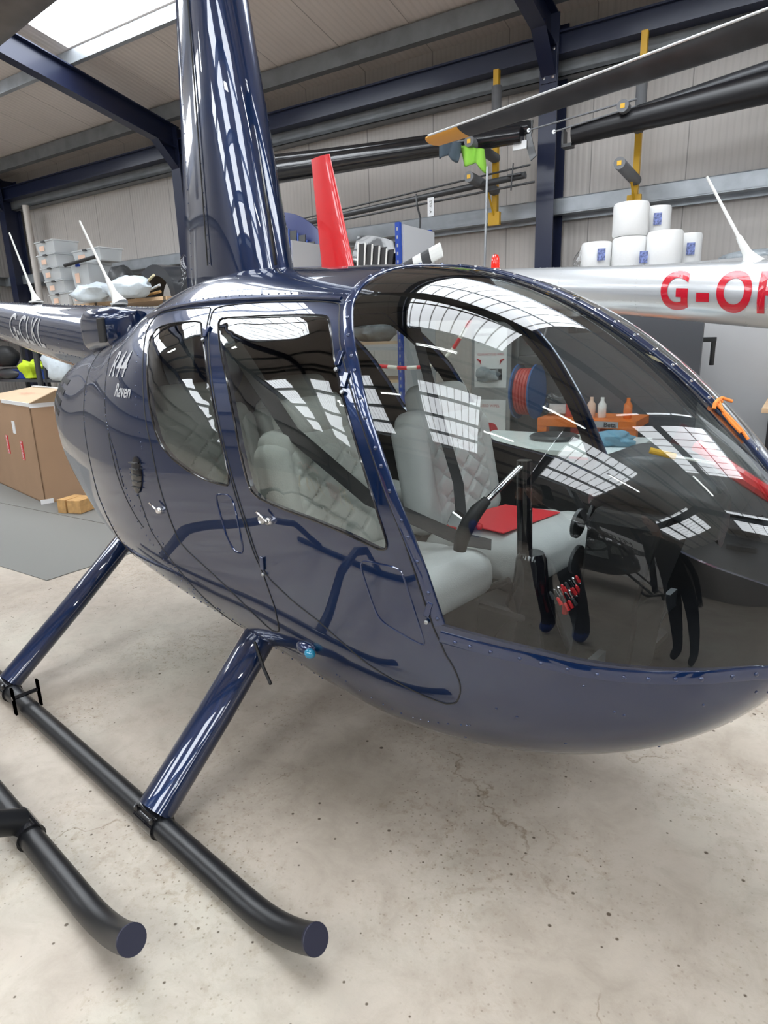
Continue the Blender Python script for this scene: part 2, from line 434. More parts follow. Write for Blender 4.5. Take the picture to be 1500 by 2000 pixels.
# ------------------------------------------------------------------ building shell
ROOF0, SLOPE, WB, RIDGE_B, FB = 4.95, 0.2, 8.05, -3.0, -14.0
PL, PR = -14.4, 14.0
def roofz(b):
    return ROOF0 + SLOPE * (7.8 - b) if b >= RIDGE_B else ROOF0 + SLOPE * (7.8 - RIDGE_B) - SLOPE * (RIDGE_B - b)
def struct(name, mb, m, **k):
    o = mb.build(name, m, **k); inB(o); tag(o, kind='structure'); return o
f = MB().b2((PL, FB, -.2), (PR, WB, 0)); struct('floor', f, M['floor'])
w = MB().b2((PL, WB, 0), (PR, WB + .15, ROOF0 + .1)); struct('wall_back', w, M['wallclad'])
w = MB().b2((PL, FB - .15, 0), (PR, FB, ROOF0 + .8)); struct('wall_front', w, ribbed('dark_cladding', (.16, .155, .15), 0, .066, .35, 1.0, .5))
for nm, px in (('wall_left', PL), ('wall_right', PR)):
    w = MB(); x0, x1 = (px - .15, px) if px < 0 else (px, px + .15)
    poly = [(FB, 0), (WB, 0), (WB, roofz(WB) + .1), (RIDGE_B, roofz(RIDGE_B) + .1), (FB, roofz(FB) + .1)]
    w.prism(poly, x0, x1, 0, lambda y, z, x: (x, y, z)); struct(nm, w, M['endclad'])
# roof with skylight openings: each bay has one translucent strip per slope
RAFT = [-14.15, -8.6, -2.67, 3.26, 9.2]
SKY = []
for r0 in RAFT[1:]: SKY.append((r0 + .02, r0 + 2.9))
SKY.append((-14.0, -11.7))
def roof_piece(mb, p0, p1, b0, b1, t=.08, lift=0):
    vs = []
    for p in (p0, p1):
        for b in (b0, b1):
            for dz in (0, t): vs.append((p, b, roofz(b) + dz + lift))
    mb.add(vs, [(0, 1, 3, 2), (4, 6, 7, 5), (0, 4, 5, 1), (2, 3, 7, 6), (0, 2, 6, 4), (1, 5, 7, 3)])
cl = MB()
SB = [(6.02, .4), (-4.2, -10.8)]
edges = sorted(set([PL, PR] + [q for s in SKY for q in s]))
for i in range(len(edges) - 1):
    p0, p1 = edges[i], edges[i + 1]
    sky = any(abs(p0 - s[0]) < 1e-6 for s in SKY)
    for (ba, bb_) in ((WB, RIDGE_B), (RIDGE_B, FB)):
        if not sky: roof_piece(cl, p0, p1, ba, bb_)
        else:
            s0, s1 = SB[0] if ba == WB else SB[1]
            roof_piece(cl, p0, p1, ba, s0); roof_piece(cl, p0, p1, s1, bb_)
struct('ceiling', cl, M['roofclad'])
k = 1
for (p0, p1) in SKY:
    for (s0, s1) in SB:
        g = MB(); roof_piece(g, p0, p1, s0, s1, .01, .03)
        struct('window_%d' % k, g, M['skylight']); k += 1
# purlins (galvanised), eaves beams and wall rails
def zed(mb, b, z, h=.2, fl=.07, p0=PL, p1=PR):
    mb.b2((p0, b - .008, z - h), (p1, b + .008, z)); mb.b2((p0, b - .008, z - h), (p1, b - fl, z - h + .012)); mb.b2((p0, b, z - .012), (p1, b + fl, z))
pb = [7.15, 6.05, 4.2, 2.3, .4, -1.5, -2.85, -3.15, -4.8, -6.7, -8.6, -10.5, -12.4]
for i, b in enumerate([6.05, 4.15, 2.25, .35, -1.55, -2.9, -3.3, -5.2, -7.1, -9.0, -10.9, -12.8]):
    mb = MB(); zed(mb, b, roofz(b) - .005, .19, .065)
    tag(inB(mb.build('roof_purlin', M['galv'] if i < 2 else M['galv_dark'])), 'galvanised roof purlin %s' % (['running under the lower edge of the roof windows', 'above the rotor blades, second up the slope'][i] if i < 2 else 'running along the roof high over the helicopters'), 'purlin', 'roof purlins running the length of the hangar')
a_, b_ = PL + .02, PR - .02; mb = MB(); mb.b2((a_, 7.45, roofz(7.5) - .20), (b_, 7.51, roofz(7.5) - .02)); mb.b2((a_, 7.45, roofz(7.5) - .22), (b_, 7.56, roofz(7.5) - .20))
tag(inB(mb.build('eaves_beam', M['galv_dark'])), 'long grey galvanised eaves purlin just below the roof sheets', 'beam')
mb = MB(); a_, b_ = PL + .02, PR - .02; mb.b2((a_, 7.70, 4.38), (b_, 7.80, 4.58)); mb.b2((a_, 7.66, 4.37), (b_, 7.84, 4.39)); mb.b2((a_, 7.66, 4.57), (b_, 7.84, 4.59))
tag(inB(mb.build('eaves_tie', M['steelblue'])), 'dark blue steel tie beam joining the column heads', 'beam')
mb = MB(); mb.b2((PL, 7.84, 4.22), (PR, 8.05, 4.26)); mb.b2((PL, 7.84, 4.22), (PR, 7.87, 4.40)); mb.b2((PL, 7.95, 4.26), (PR, 8.05, 4.42))
tag(inB(mb.build('wall_head_rail', M['galv_dark'])), 'grey steel head rail along the top of the back wall', 'rail')
RZ = 3.0
mb = MB(); mb.b2((PL, 7.83, RZ - .16), (PR, 7.87, RZ)); mb.b2((PL, 7.83, RZ - .01), (PR, 8.05, RZ)); mb.b2((PL, 7.83, RZ - .17), (PR, 8.05, RZ - .155)); mb.b2((PL, 7.98, RZ - .22), (PR, 8.02, RZ - .16))
tag(inB(mb.build('wall_rail', M['galv'])), 'bright galvanised rail running along the back wall behind the columns', 'rail')
for z in (1.9, 3.0, 4.3):
    mb = MB(); mb.b2((PL, FB, z - .16), (PL + .05, WB, z)); mb.b2((PL, FB, z - .01), (PL + .2, WB, z))
    tag(inB(mb.build('end_wall_rail', M['galv_dark'])), {1.9: 'lowest', 3.0: 'middle', 4.3: 'topmost'}[z] + ' grey steel rail on the end wall left of the corner column', 'rail')
def ibeam(mb, a, b, h, w, tf=.016, side=Vector((1, 0, 0)), upv=None):
    a, b = Vector(a), Vector(b); t = (b - a).normalized(); u = side.cross(t).normalized() if upv is None else upv
    s_ = side
    def slab(ox, oy, wx, wy):
        ring = lambda c: [c + s_ * (ox - wx / 2) + u * (oy - wy / 2), c + s_ * (ox + wx / 2) + u * (oy - wy / 2), c + s_ * (ox + wx / 2) + u * (oy + wy / 2), c + s_ * (ox - wx / 2) + u * (oy + wy / 2)]
        mb.loft([ring(a), ring(b)])
    slab(0, 0, .012, h); slab(0, h / 2, w, tf); slab(0, -h / 2, w, tf)
FR = {-14.15: 'in the far left corner beside the pale downpipe', -8.6: 'behind the rotor mast fairing', -2.67: 'between the wall racks, right of the red tail fin', 3.26: 'on the right outside the picture', 9.2: 'on the far right outside the picture'}
for r0 in RAFT:
    t = empty('portal_frame', 'dark blue steel portal frame ' + FR[r0], 'steel frame', (r0, 7.8, 0), frame='B')
    c0 = .45 if r0 == -14.15 else 0
    mb = MB(); ibeam(mb, (c0, 0, 0), (c0, 0, 4.75), .32, .20, side=Vector((1, 0, 0)), upv=Vector((0, 1, 0)))
    mb.build('column', M['steelblue'], t)
    zz = lambda b: roofz(b) - .22 - .16
    mb = MB()
    ibeam(mb, (c0, -.12, zz(7.68)), (c0, RIDGE_B - 7.8, zz(RIDGE_B)), .30, .16)
    mb.build('rafter', M['steelblue'], t)
    mb = MB(); ibeam(mb, (c0, RIDGE_B - 7.8, zz(RIDGE_B)), (c0, FB - 7.8, zz(FB)), .30, .16)
    mb.build('rafter', M['steelblue'], t)
    mb = MB(); ibeam(mb, (c0, FB - 7.6, 0), (c0, FB - 7.6, 4.9), .32, .2, upv=Vector((0, 1, 0))); mb.build('column', M['steelblue'], t)
    # haunch gusset
    mb = MB(); mb.prism([(-.12, 4.16), (-.55, roofz(7.25) - .5), (-.12, roofz(7.68) - .5)], c0 - .008, c0 + .008, 0, lambda y, z, x: (x, y, z))
    mb.prism([(-.14, 4.14), (-.16, 4.16), (-.57, roofz(7.25) - .5), (-.55, roofz(7.25) - .52)], c0 - .08, c0 + .08, 0, lambda y, z, x: (x, y, z))
    mb.build('haunch', M['steelblue'], t)
    if r0 == -2.67:
        for (dx, z) in ((-.05, 4.42), (.05, 4.42), (-.05, 4.16), (.05, 4.16)):
            MB().lathe([(0.018, 0), (.018, .012), (.008, .02)], (dx, -.17, z), 8, rot=Matrix.Rotation(R(90), 3, 'X')).build('bolt', M['chrome'], t)
        MB().box((0, -.172, 4.29), (.17, .012, .36)).build('end_plate', M['steelblue'], t, bevel=.002)
mb = MB(); mb.tube([(-12.95, 7.7, 0), (-12.95, 7.7, 4.2)], .06, 16)
tag(inB(mb.build('downpipe', mat('pale_pvc', (.60, .56, .52), .5))), 'pale downpipe standing between the corner column and the back wall', 'pipe')
# fluorescent fittings under the roof
for i, (p, b) in enumerate([(-6, 1.2), (-1.5, -.6), (2.5, -2.2), (6, .8), (-4.2, -5.0), (1.0, -6.5), (5.5, -5.5), (-10, 0)]):
    z = roofz(b) - .75
    t = empty('strip_light', 'twin tube strip light hanging from the roof', 'light fitting', (p, b, z), group='strip lights hanging under the roof', frame='B')
    MB().b2((-.65, -.09, .03), (.65, .09, .08)).build('body', M['white_paint'], t)
    for y in (-.045, .045): MB().tube([(-.62, y, 0), (.62, y, 0)], .018, 10).build('tube_lamp', M['tube'], t)
    for x in (-.5, .5): MB().tube([(x, 0, .08), (x, 0, .60)], .004, 5).build('hanger', M['steel'], t)
# ------------------------------------------------------------------ helicopter surface
Q = np.array([[0.0023, 0.2697, 0.4595, 0.6279, 0.6611, 0.69, 0.5835, 0.4225, 0.1227, 0.0022], [0.8528, 1.1012, 1.4285, 1.6868, 1.7582, 1.7772, 1.6122, 1.5015, 1.3313, 1.1286], [0.839, 0.5725, 0.3457, 0.2619, 0.3486, 0.4972, 0.6301, 0.8062, 0.9849, 1.1], [0.8578, 0.7252, 0.6774, 0.7507, 0.8234, 0.8899, 1.0417, 1.197, 1.1797, 1.11], [2.0003, 2.4031, 2.7473, 2.8764, 2.6499, 2.2846, 2.0521, 2.1108, 2.1526, 2.1497], [2.3616, 2.3276, 2.4289, 2.5394, 2.581, 2.5771, 2.5202, 2.4339, 2.3878, 2.3886]])
XN, XR, K = -0.17, -3.95, 10
ks = np.linspace(0, 1, K)
_h = ks[1]
_A = np.zeros((K, K)); _B = np.zeros((K, K)); _A[0, 0] = 1; _A[-1, -1] = 1
for i in range(1, K - 1):
    _A[i, i - 1] = 1; _A[i, i] = 4; _A[i, i + 1] = 1
    _B[i, i - 1] = 6 / _h / _h; _B[i, i] = -12 / _h / _h; _B[i, i + 1] = 6 / _h / _h
_D = np.linalg.solve(_A, _B)
def spl(s):
    s = np.clip(np.atleast_1d(s), 0, 1); i = np.clip((s / _h).astype(int), 0, K - 2); t = (s - ks[i]) / _h
    m = np.zeros((len(s), K)); r = np.arange(len(s)); m[r, i] += 1 - t; m[r, i + 1] += t
    a = ((1 - t) ** 3 - (1 - t)) * _h * _h / 6; b = (t ** 3 - t) * _h * _h / 6
    return m + a[:, None] * _D[i] + b[:, None] * _D[i + 1]
def surf(s, v, off=0.0):
    """s along the body (0 nose), v in degrees round the starboard half (90 = top)"""
    s = np.atleast_1d(np.asarray(s, float)); v = np.radians(np.atleast_1d(np.asarray(v, float)))
    def P(s, v):
        w, zt, zb, zm, a, b = [spl(s) @ q for q in Q]
        w = np.maximum(w, .002); up = v >= 0; h = np.where(up, zt - zm, zm - zb); n = np.clip(np.where(up, a, b), 1.6, 6)
        c, sn = np.abs(np.cos(v)), np.abs(np.sin(v)); r = (c ** n + sn ** n) ** (-1 / n)
        x = XN - (XN - XR) * (1 - np.cos(np.pi * s)) / 2
        return np.stack([x, -w * r * np.cos(v), zm + np.sign(v) * h * r * sn], 1)
    p = P(s, v)
    e = 2e-3
    s0 = np.clip(s - e, .001, .999); s1 = np.clip(s + e, .001, .999)
    du = P(s1, v) - P(s0, v); dv = P(s, np.clip(v + e, -PI / 2, PI / 2)) - P(s, np.clip(v - e, -PI / 2, PI / 2))
    n = np.cross(du, dv); n /= np.maximum(np.linalg.norm(n, axis=1), 1e-12)[:, None]
    cen = np.stack([p[:, 0], 0 * p[:, 1], spl(s) @ Q[3]], 1)
    sg = np.sign(((p - cen) * n).sum(1)); sg[sg == 0] = 1; n *= sg[:, None]
    top = np.abs(np.abs(v) - PI / 2) < 1e-6
    n[top, 1] = 0; n /= np.maximum(np.linalg.norm(n, axis=1), 1e-12)[:, None]
    return p + n * off, n
def s_of_x(x): return math.acos(max(-1, min(1, 1 - 2 * (XN - x) / (XN - XR)))) / PI
def side_y(x, z):
    """half-width of the body at (x, z)"""
    s = s_of_x(x); w, zt, zb, zm, a, b = [(spl([s]) @ q)[0] for q in Q]
    h, n = (zt - zm, a) if z >= zm else (zm - zb, b)
    t = min(abs(z - zm) / h, .999)
    return w * (1 - t ** n) ** (1 / n)

ws_left = [(0.3728, 50.6), (0.3624, 44.3), (0.3536, 39.9), (0.3409, 32.9), (0.3313, 28.4), (0.3213, 22.8), (0.3117, 18.0), (0.3027, 12.3), (0.2937, 4.9)]
ws_top = [(0.3728, 50.6), (0.3756, 53.2), (0.3781, 57.5), (0.3783, 62.4), (0.3760, 67.9), (0.3716, 73.5), (0.3609, 79.9), (0.3580, 88.5)]
ws_bot = [(0.2937, 4.9), (0.2689, 5.2), (0.2417, 5.6), (0.2166, 5.5), (0.1809, 6.0), (0.1519, 6.2), (0.1191, 5.5), (0.0960, 3.0), (0.0735, -8.6), (0.0575, -26), (0.0495, -50), (0.0464, -70), (.0455, -84)]
fd = [(0.4854, 51.4), (0.4780, 45.5), (0.4696, 40.7), (0.4575, 33.4), (0.4457, 25.8), (0.4354, 18.5), (0.4235, 9.9), (0.4159, 3.7), (0.4092, 0.8), (0.4059, 0.1), (0.3886, -3.9), (0.3690, -6.6), (0.3526, -10.7), (0.3378, -14.4), (0.3210, -17.0), (0.3042, -19.1), (0.2927, -19.9), (0.2864, -18.0), (0.2834, -13.5), (0.2830, -9.3), (0.2864, -3.6), (0.2925, 1.3), (0.2969, 3.7), (0.3074, 12.3), (0.3136, 16.8), (0.3222, 21.3), (0.3314, 26.3), (0.3394, 30.3), (0.3487, 34.5), (0.3584, 39.1), (0.3670, 43.1), (0.3743, 47.7), (0.3797, 51.3), (0.3830, 52.2), (0.4238, 52.9), (0.4584, 52.6)]
fw = [(0.4715, 48.2), (0.4334, 48.8), (0.3858, 48.8), (0.3811, 47.8), (0.3665, 39.9), (0.3534, 33.4), (0.3427, 28.0), (0.3323, 21.8), (0.3232, 15.8), (0.3232, 14.4), (0.3274, 13.8), (0.3448, 14.4), (0.3659, 14.6), (0.3950, 14.6), (0.4105, 14.9), (0.4188, 15.9), (0.4254, 20.8), (0.4330, 26.8), (0.4436, 33.6), (0.4569, 39.6), (0.4669, 44.4), (0.4712, 46.7)]
rw = [(0.4880, 46.9), (0.4941, 47.4), (0.5200, 47.1), (0.5355, 46.3), (0.5378, 43.0), (0.5262, 35.7), (0.5182, 30.0), (0.5099, 24.8), (0.5014, 20.2), (0.4895, 17.7), (0.4732, 15.9), (0.4580, 15.1), (0.4373, 15.2), (0.4364, 17.0), (0.4414, 21.4), (0.4495, 27.2), (0.4598, 33.4), (0.4729, 40.2), (0.4838, 44.9)]
rd = [(0.4922, 51.4), (0.5223, 51.6), (0.5514, 52.3), (0.5508, 46.8), (0.5351, 37.9), (0.5237, 29.9), (0.5147, 22.8), (0.5075, 17.8), (0.5019, 11.5), (0.4930, 4.1), (0.4867, 0.0), (0.4779, -3.7), (0.4657, -7.0), (0.4437, -13.2), (0.4245, -19.3), (0.4130, -22.4), (0.4060, -20.3), (0.4043, -16.9), (0.4044, -10.2), (0.4081, -4.2), (0.4115, 0.7), (0.4180, 3.6), (0.4256, 9.8), (0.4375, 18.5), (0.4478, 25.8), (0.4597, 33.4), (0.4718, 40.6), (0.4801, 45.5), (0.4876, 51.4)]
gutter = [(0.5668, 52.6), (0.5372, 52.7), (0.5000, 53.0), (0.4818, 53.3), (0.4480, 53.8), (0.4136, 53.4), (0.3807, 52.8)]

US, VS = 4.2, .65
def chaikin(P, it=2, closed=True):
    P = [np.array(p, float) for p in P]
    for _ in range(it):
        out = []; n = len(P)
        for i in range(n if closed else n - 1):
            a, b = P[i], P[(i + 1) % n]; out += [a * .82 + b * .18, a * .18 + b * .82] if _ == 0 else [a * .75 + b * .25, a * .25 + b * .75]
        if not closed: out = [P[0]] + out + [P[-1]]
        P = out
    return P
def dens(P, step=.014, closed=True):
    out = []; n = len(P)
    for i in range(n if closed else n - 1):
        a, b = P[i], P[(i + 1) % n]; d = np.hypot((b - a)[0] * US, R((b - a)[1]) * VS); k = max(1, int(round(d / step)))
        for j in range(k): out.append(a + (b - a) * j / k)
    if not closed: out.append(P[-1])
    return out
def smoothpoly(P, it=2): return dens(chaikin(P, it))
def inside(poly, pts):
    x, y = pts[:, 0], pts[:, 1]; r = np.zeros(len(pts), bool); n = len(poly); j = n - 1
    for i in range(n):
        xi, yi = poly[i]; xj, yj = poly[j]
        c = ((yi > y) != (yj > y)) & (x < (xj - xi) * (y - yi) / (yj - yi + 1e-15) + xi)
        r ^= c; j = i
    return r
def wv(s):  # angle that leaves the 17 mm half-width of the centre post
    w = (spl([s]) @ Q[0])[0]; return 90 - math.degrees(math.asin(min(.95, .017 / w)))
ws = []
L = chaikin(ws_left, 2, False)
ws += L[::-1]            # bottom to top
ws += chaikin(ws_top, 2, False)[1:-1]
for s in np.linspace(.357, .022, 60): ws.append(np.array((s, wv(s))))
for v in np.linspace(wv(.022), -wv(.022), 24)[1:-1]: ws.append(np.array((.022, v)))
for s in np.linspace(.022, .0452, 6): ws.append(np.array((s, -wv(s))))
ws += chaikin(ws_bot, 2, False)[::-1][1:-1]
ws = dens([np.array(p) for p in ws], .012)
POL = {'windscreen': ws, 'front_door': smoothpoly(fd), 'front_window': smoothpoly(fw), 'rear_door': smoothpoly(rd), 'rear_window': smoothpoly(rw)}
pts = []; eds = []
for k_, P_ in POL.items():
    o = len(pts); pts += [(p[0] * US, R(p[1]) * VS) for p in P_]; n = len(P_); eds += [(o + i, o + (i + 1) % n) for i in range(n)]
con = np.array(pts)
gx = np.r_[np.linspace(.006, .12, 16), np.linspace(.13, .62, 82), np.linspace(.63, .985, 50)] * US
gy = np.radians(np.linspace(-90, 90, 73)) * VS
G = []
for x in gx:
    for j, y in enumerate(gy):
        yy = y
        if np.min(np.hypot(con[:, 0] - x, con[:, 1] - yy)) > .0075 or j in (0, len(gy) - 1): G.append((x, yy))
allp = pts + G
vo, eo, fo, *_r = delaunay_2d_cdt([Vector(p) for p in allp], eds, [], 0, 1e-6)
vo = np.array([tuple(p) for p in vo]); fo = np.array([f for f in fo])
sv = np.stack([vo[:, 0] / US, np.degrees(vo[:, 1] / VS)], 1)
cen = sv[fo].mean(1)
area = np.abs(np.cross(vo[fo[:, 1]] - vo[fo[:, 0]], vo[fo[:, 2]] - vo[fo[:, 0]]))
keep = area > 1e-10
reg = np.zeros(len(fo), int)
ins = {k_: inside(P_, cen) for k_, P_ in POL.items()}
reg[ins['front_door']] = 2; reg[ins['rear_door']] = 4; reg[ins['front_window']] = 3; reg[ins['rear_window']] = 5; reg[ins['windscreen']] = 1
reg[~keep] = -1
# the window panes are blown outwards a little
def panel(name, region, side, mats, thick, parent, bulge=0, both=False):
    """a piece of the body shell as a closed sheet: outer face, inner face and rim"""
    F = fo[reg == region]; used = np.unique(F); idx = -np.ones(len(sv), int); idx[used] = np.arange(len(used))
    F = idx[F]; p, n = surf(sv[used, 0], sv[used, 1])
    if bulge:
        # distance to outline
        ec = {}
        for t_ in F:
            for a, b in ((t_[0], t_[1]), (t_[1], t_[2]), (t_[2], t_[0])):
                ec[(min(a, b), max(a, b))] = ec.get((min(a, b), max(a, b)), 0) + 1
        bd = np.unique([q for e, c in ec.items() if c == 1 for q in e])
        d = np.array([np.min(np.linalg.norm(p[bd] - q, axis=1)) for q in p])
        k = 1 - np.exp(-d / .05); p = p + n * (bulge * k)[:, None]
        # refit normals from geometry
        nn = np.zeros_like(p); 
        fn = np.cross(p[F[:, 1]] - p[F[:, 0]], p[F[:, 2]] - p[F[:, 0]])
        sg = np.sign((fn * n[F[:, 0]]).sum(1)); fn *= sg[:, None]
        for c in range(3): np.add.at(nn, F[:, c], fn)
        n = nn / np.maximum(np.linalg.norm(nn, axis=1), 1e-12)[:, None]
    fn = np.cross(p[F[:, 1]] - p[F[:, 0]], p[F[:, 2]] - p[F[:, 0]])
    fl = (fn * n[F[:, 0]]).sum(1) < 0; F[fl] = F[fl][:, ::-1]
    mb = MB(); NN = []
    for sd in ((1, -1) if both else (side,)):
        P = p.copy(); N = n.copy(); FF = F.copy()
        if sd < 0: P[:, 1] *= -1; N[:, 1] *= -1; FF = FF[:, ::-1]
        ec = {}
        for t_ in FF:
            for a, b in ((t_[0], t_[1]), (t_[1], t_[2]), (t_[2], t_[0])): ec[(a, b)] = 1
        bd = [e for e in ec if (e[1], e[0]) not in ec]
        if both: bd = [e for e in bd if not (abs(P[e[0], 1]) < 1e-5 and abs(P[e[1], 1]) < 1e-5)]
        mb.add(P, [tuple(int(q) for q in t_) for t_ in FF], 0); NN += list(N)
        I = P - N * thick
        mb.add(I, [tuple(int(q) for q in t_[::-1]) for t_ in FF], 1); NN += list(-N)
        vs = []; fs = []; rn = []
        for a, b in bd:
            o = len(vs); vs += [P[a], P[b], I[b], I[a]]; fs.append((o + 1, o, o + 3, o + 2))
            q = np.cross(P[a] - P[b], I[a] - P[a]); q /= max(np.linalg.norm(q), 1e-9); rn += [q] * 4
        mb.add(vs, fs, 2 if len(mats) > 2 else 0); NN += rn
    return mb.build(name, mats, parent, smooth=True, normals=NN)
def on(s, v, off=0): return Vector(surf([s], [v], off)[0][0])
def curve3(P, off=0, side=1, closed=False, it=2, step=.02):
    C_ = dens(chaikin(P, it, closed), step, closed)
    C_ = np.array(C_); p, n = surf(C_[:, 0], C_[:, 1], off)
    if side < 0: p[:, 1] *= -1; n[:, 1] *= -1
    return p, n
def ribbon(name, P, w, h, m, parent, side=1, closed=False, shift=0, off=0, it=2):
    p, n = curve3(P, off, side, closed, it); mb = MB(); rings = []
    N_ = len(p)
    for i in range(N_):
        t_ = p[(i + 1) % N_ if closed else min(i + 1, N_ - 1)] - p[(i - 1) % N_ if closed else max(i - 1, 0)]
        b = np.cross(n[i], t_); b /= np.linalg.norm(b); c = p[i] + b * shift
        rings.append([c - b * w / 2 - n[i] * .004, c - b * w / 2 + n[i] * h * .6, c - b * w * .35 + n[i] * h, c + b * w * .35 + n[i] * h, c + b * w / 2 + n[i] * h * .6, c + b * w / 2 - n[i] * .004])
    if closed: rings.append(rings[0])
    mb.loft(rings, 0, not closed)
    return mb.build(name, m, parent, smooth=True, angle=50)
def seal(name, P, r, m, parent, side=1, off=.0005, it=2):
    p, n = curve3(P, off, side, True, it); mb = MB(); q = list(p); q.append(q[0]); q.append(q[1])
    mb.tube(q, r, 6, caps=False); return mb.build(name, m, parent, smooth=True)
def dome(p, n, r, h=None):
    h = h or r * .6; n = Vector(n).normalized(); z = Vector((0, 0, 1)); q = z.rotation_difference(n).to_matrix()
    return [(r, -.002), (r, h * .35), (r * .75, h * .8), (r * .3, h)], Vector(p), q

def make_helicopter():
    H = empty('helicopter', 'glossy dark navy blue four seat helicopter standing on its skids in the foreground', 'helicopter', (0, 0, 0))
    panel('fuselage', 0, 1, [M['blue'], M['interior']], .014, H, both=True)
    for sd in (1, -1):
        panel('windscreen', 1, sd, [M['screen'], M['screen']], .005, H)
        for (nm, rg, rw_, rg2, P1, P2) in (('front_door', 2, 'window', 3, fd, fw), ('rear_door', 4, 'window', 5, rd, rw)):
            d = panel(nm, rg, sd, [M['blue'], M['interior']], .020, H)
            panel('window', rg2, sd, [M['doorglass'], M['doorglass']], .004, d, bulge=.014)
            seal('door_seal', P1, .0022, M['black_rubber'], d, sd)
            seal('window_seal', P2, .0035, M['black_gloss'], d, sd)
        ribbon('gutter', gutter, .012, .012, M['blue_edge'], H, sd)
        ribbon('windscreen_retainer', ws_left[::-1] + ws_top[1:], .030, .004, M['blue_edge'], H, sd, shift=.012 * sd if False else 0)
        ribbon('sill_retainer', [(s, v - 2.0 - (0 if s > .1 else (.1 - s) * 30)) for s, v in ws_bot], .032, .004, M['blue_edge'], H, sd)
        # screws along the windscreen edge
        for P_, cnt in ((ws_left[::-1] + ws_top[1:], 22), ([(s, v - 2.2) for s, v in ws_bot[:-3]], 15)):
            p, n = curve3(P_, .004, sd, False); L_ = np.r_[0, np.cumsum(np.linalg.norm(np.diff(p, axis=0), axis=1))]
            for q in np.linspace(.03, L_[-1] - .02, cnt):
                i = int(np.argmin(abs(L_ - q))); pr, c, rt = dome(p[i], n[i], .0055, .0035)
                MB().lathe(pr, c, 10, rot=rt).build('screw', M['blue_edge'], H, smooth=True)
    # centre post of the windscreen
    mb = MB(); rings = []
    for s in np.linspace(.362, .045, 70):
        p, n = surf([s], [90]); p, n = p[0], n[0]
        rings.append([Vector((p[0], y, p[2])) + Vector(n) * h for y, h in ((-.022, -.002), (-.022, .004), (-.008, .0075), (.008, .0075), (.022, .004), (.022, -.002), (.012, -.02), (-.012, -.02))])
    for v in (50, 0, -50): 
        p, n = surf([.03], [90 if v > 0 else -90]); 
    mb.loft(rings); mb.build('windscreen_post', M['blue_edge'], H, smooth=True, angle=50)
    for s in np.linspace(.35, .07, 22):
        p, n = surf([s], [90], .0075)
        for y in (-.013, .013):
            pr, c, rt = dome(Vector(p[0]) + Vector((0, y, -.002)), n[0], .004, .003)
            MB().lathe(pr, c, 8, rot=rt).build('post_screw', M['chrome'], H, smooth=True)
    # rivet rows on the cowling (tiny, uncountable at this size)
    mb = MB()
    rows = [[(0.6263, 48.8), (0.5967, 37.5), (0.5847, 30.2), (0.5715, 22.4), (0.5659, 19.8), (0.5532, 14.8)], [(0.6375, 29.6), (0.6234, 19.5), (0.6105, 12.3), (0.5997, 5.6), (0.5785, -9.1), (0.5591, -22.5)],
            [(0.5462, 11.6), (0.5285, -0.8), (0.5088, -12.0), (0.4886, -27.5)], [(0.5335, 11.7), (0.5137, -2.3), (0.4988, -13.7), (0.4784, -29.3)], [(0.5590, 49.9), (0.5438, 37.8), (0.5308, 27.8), (0.5188, 17.8)], [(0.4682, -29.1), (0.4374, -36.6), (0.3903, -39.0)],
            [(0.5491, -20.5), (0.4985, -33.6), (0.4400, -48.7), (0.3800, -56.0)], [(s, v + 2) for s, v in gutter], [(0.3655, -26.6), (0.3226, -34.5), (0.2824, -28.0)], [(0.5532, 14.8), (0.5384, 4.6), (0.5186, 2.8), (0.5038, -4.9)]]
    for sd in (1, -1):
        for P_ in rows:
            p, n = curve3(P_, 0, sd, False, 2, .028)
            for a, b in zip(p, n):
                pr, c, rt = dome(a, b, .0030, .0022); mb.lathe(pr, c, 6, rot=rt)
    for (s, v) in [(0.2642, -16.5), (0.2532, -18.6), (0.1917, -12.8), (0.1974, -10.9), (0.1411, -11.2), (0.2295, -32.5), (0.1800, -53.2), (0.1300, -60.7), (0.2909, -38.1), (0.0912, -29.7), (0.2158, 0.4), (0.1014, -17.9), (0.1600, -60.5)]:
        p, n = surf([s], [v]); pr, c, rt = dome(p[0], n[0], .004, .002); mb.lathe(pr, c, 8, rot=rt)
    tag(mb.build('rivets', M['blue_edge'], H, smooth=True), kind='stuff')
    # panel joints of the cowling and small access hatches
    for sd in (1, -1):
        for P_ in ([(0.6263, 48.8), (0.5967, 37.5), (0.5847, 30.2), (0.5715, 22.4), (0.5659, 19.8), (0.5532, 14.8), (0.5433, 7.6)], [(0.7032, 62.7), (0.6581, 37.7), (0.6395, 28.4), (0.6236, 19.5), (0.6102, 12.3), (0.5995, 5.6), (0.5786, -11.0), (0.5690, -25.2), (0.5600, -49.9)],
                   [(0.5285, 9.7), (0.5107, -4.1), (0.4958, -13.6), (0.4682, -33.2), (0.4500, -60.8), (0.4400, -88.0)], [(0.5659, 19.8), (0.5512, 9.5), (0.5384, 3.6), (0.5236, -0.7)]):
            p, n = curve3(P_, .0003, sd, False); MB().tube(list(p), .0018, 5).build('panel_joint', M['black_rubber'], H, smooth=True)
        for P_ in ([(0.3376, 11.1), (0.3159, 12.0), (0.3131, 10.6), (0.3021, 0.9), (0.3037, 0.1), (0.3255, 1.5), (0.3300, 2.6), (0.3390, 9.8)], [(0.4475, 13.1), (0.4336, 13.8), (0.4264, 3.2), (0.4343, 2.5), (0.4406, 4.4), (0.4486, 12.0)]):
            seal('hatch_joint', P_, .0028, M['blue_edge'], H, sd)
